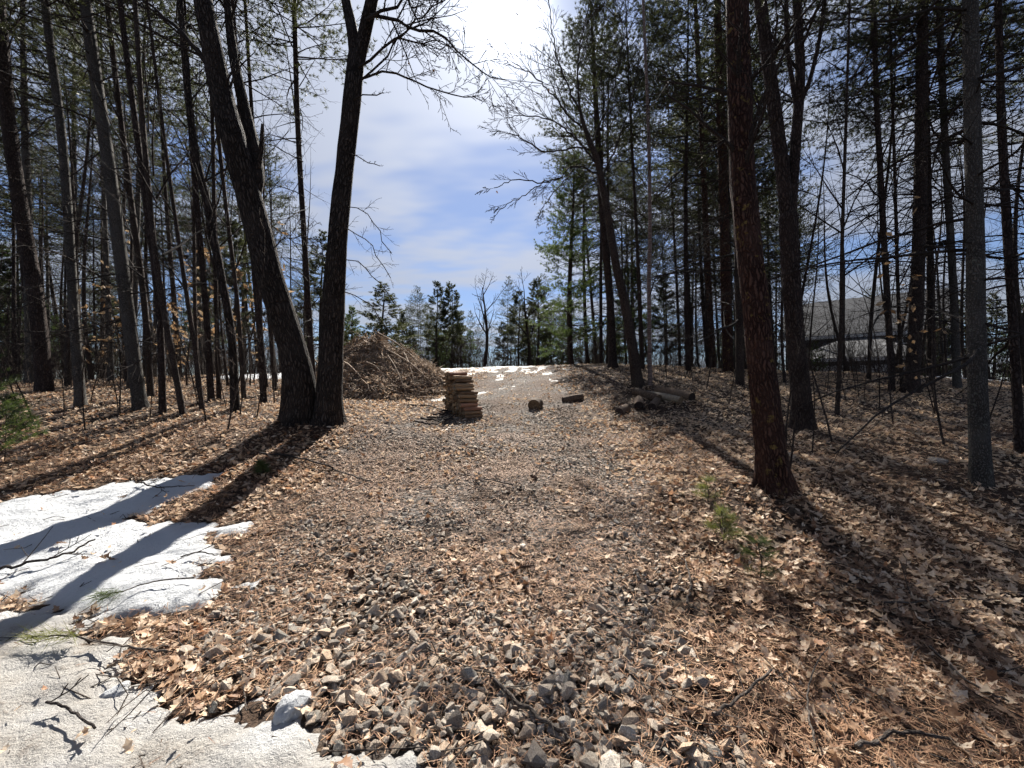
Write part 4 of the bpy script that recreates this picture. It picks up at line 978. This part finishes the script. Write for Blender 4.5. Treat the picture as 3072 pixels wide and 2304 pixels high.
stick('branch', 'dark forked branch lying on the snow at the left edge', [(-20, 1262), (60, 1245), (130, 1228), (205, 1192)], .012, .007, .10, ((.3, .9, .3), (.55, .9, .25), (.7, -.8, .2)), 'bark_bough')
stick('branch', 'pine twig with a bushy needle tip on the dirty snow', [(360, 1445), (300, 1438), (230, 1425), (150, 1410), (60, 1412)], .006, .004, .09, ((.15, -.9, .14), (.4, .5, .14)), 'bark_deadwood', needles='needles_yellow')
stick('branch', 'small green pine sprig resting on the white snow', [(420, 1275), (330, 1285), (270, 1305), (210, 1318)], .005, .003, .09, (), 'bark_deadwood', needles='needles_green')
stick('stick', 'dark twig on dirty snow at the bottom left', [(100, 1560), (150, 1580), (205, 1620)], .006, .005, .09, ((.1, .9, .12),), 'bark_bough')
stick('stick', 'short dark twig half sunk in the snow near the stone edge', [(390, 1225), (430, 1215), (470, 1222)], .006, .004, .08, ((.5, .8, .15),), 'bark_bough')
stick('branch', 'dark branch on the upper snow near its top edge', [(300, 1060), (340, 1072), (420, 1068)], .009, .005, .10, ((.3, .9, .3), (.6, -.7, .25)), 'bark_bough')
stick('stick', 'dark stick across the gravel in the middle of the track', [(990, 1030), (1060, 1045), (1110, 1055)], .010, .007, .04)
stick('stick', 'bleached stick at the edge of the grass under the oak', [(700, 1010), (740, 1030), (800, 1048)], .012, .008, .05)
stick('branch', 'dark branch in the leaves below the oak roots', [(560, 990), (640, 1000), (720, 1022)], .016, .009, .07, ((.3, .8, .5), (.6, .7, .4)), 'bark_bough')
stick('stick', 'twig beside the round pale leaf left of the foreground', [(640, 1240), (690, 1215), (730, 1180)], .006, .004, .04)
stick('stick', 'short upright stick among the left foreground stones', [(525, 1480), (528, 1520), (532, 1560)], .004, .003, .04)
for q in range(8):
    x0 = 880 + q * 14; y0 = 880 + (q * 37) % 42
    stick('branch', 'dark dead branch on the ground beside the firewood stack, %s from the stack' % ORD[7 - q], [(x0, y0), (x0 + 45, y0 + 8 * math.sin(q)), (x0 + 85 - q * 4, y0 + 14 * math.cos(q * 2))], .022, .012, .05 + .02 * (q % 3), ((.4, .7, .3),), 'bark_bough' if q % 3 else 'bark_deadwood')
# small loose twigs, too many to count
m = MB(); X, Y = uniform_sector(2600, 1.3, 12, 1.2)
for x, y, z in zip(X, Y, gz(X, Y)):
    if not in_view(np.array([x]), np.array([y]), np.array([z]))[0]: continue
    a = rng.random() * 6.283; L = .10 + .35 * rng.random() ** 2; d = np.array([math.cos(a), math.sin(a), rng.normal(0, .12)]); p = np.array([x, y, z + .03])
    m.tube([p, p + d * L * .5 + rng.normal(0, .02, 3), p + d * L + rng.normal(0, .02, 3)], [.0035, .003, .002], 3, cap=False)
tag(m.obj('twig_litter', 'bark_deadwood'), 'small broken twigs strewn over the ground', 'twigs', kind='stuff')

# pine cones
def cone(label, px, py):
    p = hit(px * K, py * K); m = MB(); a = rng.random() * 6.28; ax = np.array([math.cos(a), math.sin(a), .1]); L = .12
    P = np.array([ax * L * t for t in np.linspace(0, 1, 7)]); m.tube(P, [.008, .014, .016, .015, .013, .010, .004], 8)
    s1 = nrm(cross(ax, (0, 0, 1))); s2 = cross(ax, s1)
    for i in range(60):
        t = (i + .5) / 60; th = i * 2.4; o = s1 * math.cos(th) + s2 * math.sin(th); r = .014 * (1 - abs(t - .4) * .8); b = ax * L * t + o * r * .6; w = cross(o, ax) * .007; e = b + o * .015 + ax * .010
        m.add([b - w, b + w, e + w * .8, e - w * .8], [(0, 1, 2, 3)])
    o = m.obj('pine_cone', 'cone_scale'); o.location = p + Vector((0, 0, .03)); tag(o, label, 'pine cone', 'pine cones on the track')
cone('dark pine cone lying in rusty needles left of the foreground centre', 760, 1243); cone('dark pine cone on the needles right of the foreground centre', 1155, 1233)
cone('pine cone lying on the leaves at the middle right of the track', 1540, 1110); cone('pine cone beside the small fallen branch in mid track', 1160, 1040)

# ------------------------------------------------------------------ lump of snow, flat stone
def lump(name, label, cat, px, py, size, mat, flat=.6, seed=1, grp=None):
    import bmesh
    bm = bmesh.new(); bmesh.ops.create_icosphere(bm, subdivisions=4, radius=.5)
    V = np.array([v.co[:] for v in bm.verts]); T = np.array([[v.index for v in f.verts] for f in bm.faces]); bm.free()
    nz = fbm(V[:, 0] * 3 + seed * 7, V[:, 1] * 3 + V[:, 2] * 2.3, seed, 4) - .5
    V = V * (1 + nz[:, None] * .8) * np.array([1, .75, flat]); m = MB(); m.add(V * size, None, T); o = m.obj(name, mat, None, True, ('rnd',))
    p = hit(px * K, py * K); o.location = p + Vector((0, 0, size * flat * .12)); o.rotation_euler = (rng.normal(0, .2), rng.normal(0, .2), rng.random() * 6); return tag(o, label, cat, grp)
lump('snow_chunk', 'rounded chunk of icy snow on the stones by the dirty snow', 'snow', 630, 1545, .17, 'snow', .8, 3)
lump('snow_chunk', 'small lump of dirty snow left of the stones', 'snow', 245, 1515, .12, 'snow', .6, 4)
lump('flat_rock', 'flat smooth grey rock beside the icy snow chunk', 'rock', 742, 1580, .13, 'granite', .35, 5)
lump('rock', 'pale round rock on the shaded floor near the grey trunk', 'rock', 2023, 1000, .22, 'granite', .5, 6)

# ------------------------------------------------------------------ firewood stack
def wedge(L, w, h, seed):
    """a split billet: bent wedge section, axis along x"""
    r = np.random.default_rng(seed); k = 9; th = np.linspace(0, 2 * math.pi, k, endpoint=False) + r.random() * .5
    rad = .5 * (.82 + .3 * r.random(k)); sec = np.stack([np.cos(th) * rad * w, np.sin(th) * rad * h], -1); n = 5; V = []
    for i, x in enumerate(np.linspace(-L / 2, L / 2, n)):
        f = 1 + .06 * r.normal(); V.append(np.column_stack([np.full(k, x) + r.normal(0, .006, k), sec[:, 0] * f + .012 * math.sin(x * 9 + seed), sec[:, 1] * f]))
    V = np.vstack(V); Q = [(i * k + j, i * k + (j + 1) % k, (i + 1) * k + (j + 1) % k, (i + 1) * k + j) for i in range(n - 1) for j in range(k)]
    c0 = len(V); V = np.vstack([V, V[:k].mean(0), V[-k:].mean(0)])
    T = [(c0, (j + 1) % k, j) for j in range(k)] + [(c0 + 1, (n - 1) * k + j, (n - 1) * k + (j + 1) % k) for j in range(k)]
    return V, Q, T
def billet(label, loc, ang, L, w, h, seed, mat, group):
    V, Q, T = wedge(L, w, h, seed); m = MB(); m.add(V, Q, T); me = m.mesh('firewood', mat, False, ()); me.materials.append(MATS['cut_end'])
    mi = np.zeros(len(me.polygons), np.int32); mi[len(Q):] = 1; me.polygons.foreach_set('material_index', mi)
    o = mkobj('firewood', me); o.location = loc; o.rotation_euler = (rng.normal(0, .12), rng.normal(0, .03), ang); return tag(o, label, 'firewood', group)
def woodpile():
    c = hit(474, 419); ang = math.radians(36); A = Vector((math.cos(ang), math.sin(ang), 0)); Rr = Vector((math.sin(ang), -math.cos(ang), 0))
    hgt = 0; nl = 12; h = 1.08 / nl
    front = [0.0, -.04, -.05, -.08, -.10, -.16, -.20, -.26, -.33, -.42, -.46, -.56]
    for l in range(nl):
        f0 = front[l]; back = -1.05; n = max(3, int((f0 - back) / .118)); 
        for q in range(n):
            s = f0 - .06 - q * .118 + rng.normal(0, .01); p = c + Rr * s + A * (rng.normal(0, .025) - .004 * l) + Vector((0, 0, h * (l + .5) + rng.normal(0, .006)))
            red = (l in (2, 3, 11)) and q < 2
            lb = 'firewood log in the stack, %s layer up, %s from the stepped end' % (ORD[l], ORD[q])
            billet(lb, p, ang + rng.normal(0, .04), .46 + rng.normal(0, .02), rng.uniform(.085, .135), h * rng.uniform(.92, 1.2), l * 40 + q, 'split_red' if red else ('log_bark_pale' if rng.random() < .12 else 'split_wood'), 'split logs in the firewood stack')
woodpile()

# ------------------------------------------------------------------ logs and blocks
def log(name, label, pa, pb, r, mat, endmat, lift=None, d2=None, seed=0):
    a = hit(*pa); b = hit(*pb)
    if d2: b = Vector((a.x + d2[0], a.y + d2[1], gz1(a.x + d2[0], a.y + d2[1])))
    a.z += r * .62 + (lift or 0); b.z += r * .62 + (lift or 0); m = MB(); P = smooth_path(np.array([a, (a + b) / 2 + Vector((0, 0, .01)), b]) - np.array(a), 9)
    m.tube(P, r * (1 + rng.normal(0, .02, 9)), 14, .06, seed, cap=False); root = m.obj(name, mat); root.location = a; tag(root, label, 'log', 'logs lying beside the track')
    for e, (i, j) in enumerate(((0, 1), (-1, -2))):
        d = nrm(P[i] - P[j]); s1 = nrm(cross(d, (0, 0, 1))); s2 = cross(d, s1); th = np.linspace(0, 6.283, 14, endpoint=False); mm = MB()
        V = [P[i] + d * .002]; Q = []; rr = [.35, .7, 1.0]
        for k_, f in enumerate(rr):
            V += [P[i] + d * (.004 - .006 * f * f) + (s1 * math.cos(t) + s2 * math.sin(t)) * r * f * .985 for t in th]
        T = [(0, 1 + x, 1 + (x + 1) % 14) for x in range(14)]; Q = [(1 + k_ * 14 + x, 1 + (k_ + 1) * 14 + x, 1 + (k_ + 1) * 14 + (x + 1) % 14, 1 + k_ * 14 + (x + 1) % 14) for k_ in range(2) for x in range(14)]
        mm.add(np.array(V), Q, T); mm.obj('cut_face', endmat, root, False, ())
    return root
log('log', 'short dark log with its cut end towards the track, nearest the gravel', (619, 415), (640, 400), .10, 'log_bark', 'dark_end', d2=(.3, .5), seed=1)
log('log', 'black ended log left of a close pair under leaves', (639, 409), (650, 400), .115, 'log_bark', 'dark_end', d2=(.15, .5), seed=2)
log('log', 'black ended log right of a close pair under leaves', (652, 410), (660, 400), .10, 'log_bark', 'dark_end', d2=(.3, .5), seed=3)
log('log', 'reddish ended log behind the pale log', (659, 402), (670, 395), .115, 'log_bark', 'cut_end', d2=(-.35, .85), lift=.0, seed=4)
log('log', 'long pale log slanting down towards the viewer', (681, 404), (657, 390), .095, 'log_bark_pale', 'cut_end', d2=(-.5, .95), lift=.02, seed=5)
log('log', 'thick brown log with a black end beside the pale log', (692, 402), (662, 386), .13, 'log_bark', 'dark_end', d2=(-.5, 1.0), lift=.02, seed=6)
log('wood_block', 'squat split block of wood standing alone on the track', (534, 410), (536, 404), .165, 'log_bark', 'cut_end', d2=(.10, .26), seed=7)
log('bark_chunk', 'low dark chunk of wood behind the lone block', (563, 403), (575, 400), .10, 'log_bark', 'dark_end', d2=(.55, .12), seed=8)

# ------------------------------------------------------------------ brush pile
def brush():
    c = hit(381, 397); c.y = 13.4; c.x = (381 - CX) / F * c.y; c.z = gz1(c.x, c.y)
    root = thing('brush_pile', 'big mound of dead brown brush behind the oak and firewood', 'brush pile', c)
    def h(x, y):
        r = np.hypot(x / np.where(x > 0, 2.75, 2.9), y / np.where(y < 0, 3.1, 2.0)); return 1.42 * np.clip(1 - r ** 1.25, -.15, 1) + (fbm(x * 1.1 + 9, y * 1.1, 91, 5) - .45) * 1.15 * np.clip(1.2 - r, 0, 1)
    xs = np.linspace(-3.2, 3.1, 76); ys = np.linspace(-3.3, 2.4, 50); X, Y = np.meshgrid(xs, ys); Z = h(X, Y); n = len(xs)
    q = (np.arange(49)[:, None] * n + np.arange(n - 1)[None]); g = gz(X + c.x, Y + c.y) - c.z
    m = MB(); m.add(np.stack([X, Y, Z + g - .06], -1).reshape(-1, 3), np.stack([q, q + 1, q + 1 + n, q + n], -1).reshape(-1, 4)); m.obj('mound', 'brush_soil', root, True, ())
    m = MB(); cnt = 9000; x = rng.normal(.1, 1.3, cnt); y = rng.normal(-.8, 1.25, cnt); z = h(x, y); g = gz(x + c.x, y + c.y) - c.z
    for i in range(cnt):
        if z[i] < -.1: continue
        a = math.atan2(y[i], x[i]) + rng.normal(0, .9); L = .16 + .70 * rng.random() ** 2.4; dx, dy = math.cos(a), math.sin(a)
        s = float(h(np.array([x[i] + dx * .15]), np.array([y[i] + dy * .15]))[0] - z[i]) / .15
        d = nrm(np.array([dx, dy, np.clip(s, -1.2, 1.2) + rng.normal(.08, .38)])); p = np.array([x[i], y[i], z[i] + g[i] - .01]); r = .007 + .016 * rng.random() ** 2.5
        m.tube([p - d * L / 2, p + rng.normal(0, .03, 3), p + d * L / 2], [r, r, r * .5], 3, cap=False)
    o = m.obj('brush', 'dead_brush', root); o['kind'] = 'stuff'
    lx = rng.normal(.2, 1.4, 3500); ly = rng.normal(-1.0, 1.2, 3500); lz = h(lx, ly); kk = lz > -.05; lx, ly, lz = lx[kk], ly[kk], lz[kk]; m = MB()
    m.inst(LS[1][0], LS[1][1], rotmats(len(lx), .55), .06 + .06 * rng.random(len(lx)), np.stack([lx, ly, lz + gz(lx + c.x, ly + c.y) - c.z + .01], -1)); o = m.obj('leaves', 'dry_leaf', root, False, ('rnd',)); o['kind'] = 'stuff'
    for (x0, y0, x1, y1, r) in ((.0, -.4, 1.5, -.7, .03), (.5, -.9, 2.1, -1.5, .025), (-.9, -1.4, .2, -2.3, .03), (-.2, -.5, -1.3, -1.5, .022), (.6, -1.2, 1.5, -2.4, .025), (-1.3, -.6, -.4, -1.0, .02), (.2, -1.9, .9, -2.2, .02), (.9, -.5, 1.6, -1.9, .03), (.1, .1, .6, -.3, .018), (-.5, .1, -.9, -.4, .018)):
        A = np.array([x0, y0, float(h(np.array([x0]), np.array([y0]))[0]) + .10]); B = np.array([x1, y1, float(h(np.array([x1]), np.array([y1]))[0]) + .06 + gz1(x1 + c.x, y1 + c.y) - c.z])
        mm = MB(); P = smooth_path([A, (A + B) / 2 + np.array([0, 0, .12]), B], 9); mm.tube(P, np.linspace(r, r * .5, 9), 6)
        dsx = np.gradient(P, axis=0); dsx /= np.linalg.norm(dsx, axis=1)[:, None]; kids(mm, P, dsx, np.full(9, .008), .7, 0, TWIG, None, .3, 5); mm.obj('bough', 'dead_brush', root)
brush()

# ------------------------------------------------------------------ saplings, seedlings, undergrowth
def sap_mesh(k, H, wob=.12, n=12):
    m = MB(); z = np.linspace(-.1, H, 9); P = np.stack([.12 * np.sin(z * 1.3 + k), .1 * np.sin(z * 1.1 + 2 * k), z], -1); ds = np.gradient(P, axis=0); ds /= np.linalg.norm(ds, axis=1)[:, None]
    m.tube(P, np.linspace(.013, .004, 9), 5, cap=False); tips = []; kids(m, P, ds, np.full(9, .006), H * .42, 0, dict(TWIG, wob=wob, rmin=.0025), tips, .2, n); return m.mesh('sapling%d' % k, 'bark_pole'), tips
SAPS = [sap_mesh(k, 1.6 + .5 * k) for k in range(4)]
def sapling(label, px, py, k, s, leafy=0, group='bare saplings in the undergrowth', d=None):
    p = hit(px, py) if d is None else at(px, py, d)
    if d is not None: p.z = gz1(p.x, p.y)
    root = thing('sapling', label, 'sapling', p, group); o = mkobj('stem', SAPS[k][0], root); a = rng.random() * 6.28; o.rotation_euler = (rng.normal(0, .1), rng.normal(-.06, .1), a); o.scale = (s, s, s)
    if leafy:
        m = MB(); tp = [t[0] for t in SAPS[k][1]]; idx = rng.choice(len(tp), min(leafy, len(tp)), replace=False); q = np.array([tp[i] for i in idx]); m.inst(LS[1][0], LS[1][1], rotmats(len(q), .9), .10 + .05 * rng.random(len(q)), q)
        l = m.obj('leaves', 'beech_leaf', root, False, ('rnd',)); l.rotation_euler = o.rotation_euler; l.scale = o.scale
SL = [(85, 430, 0), (25, 425, 2), (110, 418, 1), (122, 415, 3), (172, 412, 1), (190, 405, 2), (206, 422, 0), (226, 408, 3), (248, 414, 1), (257, 418, 0), (238, 432, 2), (60, 420, 1), (16, 404, 3), (98, 402, 2), (150, 420, 0), (278, 405, 1)]
for i, (x, y, k) in enumerate(sorted(SL)):
    sapling('bare brown sapling on the left bank, %s from the left' % ORD[i], x, y, k, .8 + .5 * rng.random())
SR = [(690, 380, 1), (706, 392, 0), (735, 405, 2), (790, 470, 0), (800, 468, 1), (812, 455, 0), (822, 440, 2), (846, 400, 3), (858, 398, 1), (868, 402, 2), (880, 410, 3), (826, 398, 2), (935, 415, 0), (950, 445, 1), (990, 420, 3), (668, 378, 1), (812, 395, 3), (850, 392, 2)]
for i, (x, y, k) in enumerate(sorted(SR)):
    sapling('bare thin sapling on the right shaded floor, %s from the birch' % ORD[i], x, y, k, .7 + .6 * rng.random(), group='saplings on the right floor')
sapling('young beech with pale hanging leaves before the flared black pine', 893, 425, 3, 1.15, 26, 'leafy beech saplings')
sapling('young beech with a few pale leaves right of the flared black pine', 925, 412, 2, 1.2, 16, 'leafy beech saplings')
for i, (x, d) in enumerate(((235, 14), (250, 13.2), (262, 14.5), (210, 15), (180, 14), (196, 13), (160, 15), (140, 14), (110, 15), (90, 14))):
    sapling('beech sapling with orange dry leaves behind the left bank poles, %s from the oak' % ORD[[2, 1, 0, 3, 5, 4, 6, 7, 8, 9][i]], x, 395, i % 4, 1.4 + .3 * (i % 3), 90, 'beech saplings with dry leaves', d)
def seedling(label, px, py, H, mat='needles_yellow', n=6, nw=.004):
    p = hit(px * K, py * K); root = thing('pine_seedling', label, 'seedling', p, 'young pine seedlings'); m = MB(); nd = MB(); tp, td = [], []
    m.tube([(0, 0, -.05), (.02, 0, H * .5), (0, .02, H)], [.006, .005, .003], 5, cap=False)
    for z in np.linspace(.25, 1, n):
        for q in range(4):
            a = rng.random() * 6.28; L = H * .42 * (1.25 - z); d = np.array([math.cos(a), math.sin(a), .45]); b = np.array([0, 0, H * z]); e = b + d * L; m.tube([b, (b + e) / 2, e], [.003, .003, .002], 3, cap=False)
            for f in (.35, .6, .8, 1): tp.append(b + (e - b) * f); td.append(nrm(d))
    needle_tufts(nd, tp, td, 14, .085, nw, .55); m.obj('stem', 'bark_pole', root); nd.obj('needles', mat, root, False, ())
seedling('yellow green pine seedling in leaves right of the track', 1560, 1185, .30, n=5, nw=.0025); seedling('small pine seedling behind the larger yellow green one', 1527, 1088, .22, n=3, nw=.0025)
seedling('thin sparse pine seedling at the stone edge, right foreground', 1640, 1260, .28, 'needles_green', 3, .002)
for i, (x, y, H) in enumerate(((-15, 1030, 1.1), (10, 1000, .9), (-40, 960, 1.5))):
    seedling(['bushy green young pine low at the left edge, nearest', 'bushy green young pine at the left edge, shorter one behind', 'tall young pine mostly cut off by the left edge'][i], x, y, H, 'needles_green', 12, .006)
seedling('tiny green pine seedling at the top tip of the snow', 565, 1030, .16, 'needles_green', 4)

# ------------------------------------------------------------------ house behind the right grove
def house():
    A = np.array([23.6, 34.5]); u = np.array([.72, -.69]); nv = np.array([-.69, -.72]); z0 = .3
    root = thing('house', 'grey shingled house with garage seen through the trees at right', 'house', (A[0], A[1], .1))
    def pt(s, o, z): p = u * s + nv * o; return (p[0], p[1], z)
    def slab(name, quad, mat, thick=.12, parent=root):
        Q = np.array(quad, float); nn = nrm(cross(Q[1] - Q[0], Q[2] - Q[0])) * thick; m = MB(); k = len(Q)
        m.add(np.vstack([Q, Q - nn]), [(0, 1, 2, 3), (7, 6, 5, 4)] if k == 4 else None, [(0, 1, 2), (5, 4, 3)] if k == 3 else None)
        for i in range(k): j = (i + 1) % k; m.add([Q[i], Q[j], Q[j] - nn, Q[i] - nn], [(0, 3, 2, 1)])
        return m.obj(name, mat, parent, False, ())
    def block(name, s0, s1, o0, o1, za, zb, mat, parent=root):
        m = MB(); V = [pt(s, o, z) for z in (za, zb) for s, o in ((s0, o0), (s1, o0), (s1, o1), (s0, o1))]
        m.add(V, [(0, 3, 2, 1), (4, 5, 6, 7), (0, 1, 5, 4), (1, 2, 6, 5), (2, 3, 7, 6), (3, 0, 4, 7)]); return m.obj(name, mat, parent, False, ())
    LEN = 9.6
    w = block('wall', 0, LEN, -7, 0, z0 - 1, 5.5, 'siding')
    for z in np.arange(3.8, 5.4, .22): block('siding_board', 0.02, LEN - .02, .002, .022, z, z + .2, 'siding', w)
    rf = slab('roof', [pt(-.5, .5, 5.4), pt(LEN + .5, .5, 5.4), pt(LEN + .5, -3.5, 8.8), pt(-.5, -3.5, 8.8)], 'roof_shingle'); slab('roof', [pt(-.5, -7.5, 5.4), pt(-.5, -3.5, 8.8), pt(LEN + .5, -3.5, 8.8), pt(LEN + .5, -7.5, 5.4)], 'roof_shingle')
    for i in range(13):
        f = (i + .5) / 13; slab('shingle_row', [pt(-.48, .5 - 4 * f + .17, 5.4 + 3.4 * f - .13), pt(LEN + .48, .5 - 4 * f + .17, 5.4 + 3.4 * f - .13), pt(LEN + .48, .5 - 4 * f - .12, 5.4 + 3.4 * f + .135), pt(-.48, .5 - 4 * f - .12, 5.4 + 3.4 * f + .135)], 'roof_shingle', .02, rf)
    slab('gable', [pt(0, 0, 5.4), pt(0, -3.5, 8.6), pt(0, -7, 5.4)], 'siding'); block('fascia', -.5, LEN + .5, .46, .54, 5.12, 5.36, 'white_trim')
    # garage with hipped roof in front
    g0, g1, dp = 1.2, 8.4, 3.4; block('garage_wall', g0, g1, .02, dp, z0 - 1, 3.35, 'siding')
    e = .4; ez = 3.4; pk = 5.3; pL, pR = pt((g0 + g1) / 2 - .5, .03, pk), pt((g0 + g1) / 2 + .5, .03, pk); c = [pt(g0 - e, dp + e, ez), pt(g1 + e, dp + e, ez), pt(g1 + e, .03, ez), pt(g0 - e, .03, ez)]
    fr = slab('garage_roof', [c[0], c[1], pR, pL], 'roof_shingle'); slab('garage_roof', [c[1], c[2], pR], 'roof_shingle'); slab('garage_roof', [c[3], c[0], pL], 'roof_shingle')
    block('fascia', g0 - e, g1 + e, dp + e - .03, dp + e + .05, ez - .26, ez - .02, 'white_trim')
    for s in (g0 + .5, g0 + 3.85):
        d = block('garage_door', s, s + 2.9, dp + .002, dp + .06, z0 - .2, 2.85, 'garage_panel')
        for r in range(4):
            for k in range(4): block('panel', s + .1 + k * .69, s + .73 + k * .69, dp + .06, dp + .085, z0 + .02 + r * .63, z0 + .55 + r * .63, 'garage_panel', d)
    def window(s, z, ww, hh, o=.0):
        f = block('window', s, s + ww, o + .03, o + .09, z, z + hh, 'white_trim'); n = 2
        for k in range(n):
            for r in range(2): block('pane', s + .07 + k * (ww - .07) / n, s + (k + 1) * (ww - .07) / n, o + .09, o + .10, z + .07 + r * (hh - .07) / 2, z + (r + 1) * (hh - .07) / 2, 'window_glass', f)
    for s in (5.4, 7.2): window(s, 3.95, 1.0, 1.1)
    window(8.5, 1.1, .8, 1.5)
    # porch at the right
    slab('porch_roof', [pt(9, 2.6, 3.1), pt(LEN, 2.6, 3.1), pt(LEN, .03, 3.65), pt(9, .03, 3.65)], 'roof_shingle')
    for s in (9.05, 9.4): block('porch_post', s, s + .16, 2.3, 2.46, z0 - 1, 2.98, 'white_trim')
house()
def lantern():
    p = at(945, 384, 17.5); p.z = gz1(p.x, p.y); root = thing('lamp_post', 'small dark post with hooped lantern top near the house', 'lamp post', p); m = MB()
    m.tube([(0, 0, -.2), (0, 0, .6), (0, 0, 1.3)], [.04, .035, .03], 8); m.obj('post', 'black_metal', root); m = MB()
    for q in range(4):
        a = q * 1.571 + .4; m.tube([(.17 * math.cos(a), .17 * math.sin(a), 1.3), (.22 * math.cos(a), .22 * math.sin(a), 1.7), (.12 * math.cos(a), .12 * math.sin(a), 1.95), (0, 0, 2.02)], [.02] * 4, 5)
    m.tube([(0, 0, 1.28), (0, 0, 1.32)], [.2, .2], 12); m.obj('cage', 'black_metal', root)
lantern()
0 and print('gravel', n_gravel, 'leaves', n_leaf, 'tris', sum(len(me.loop_triangles) if me.loop_triangles else sum(len(p.vertices) - 2 for p in me.polygons) for me in bpy.data.meshes if me.users) if False else '')
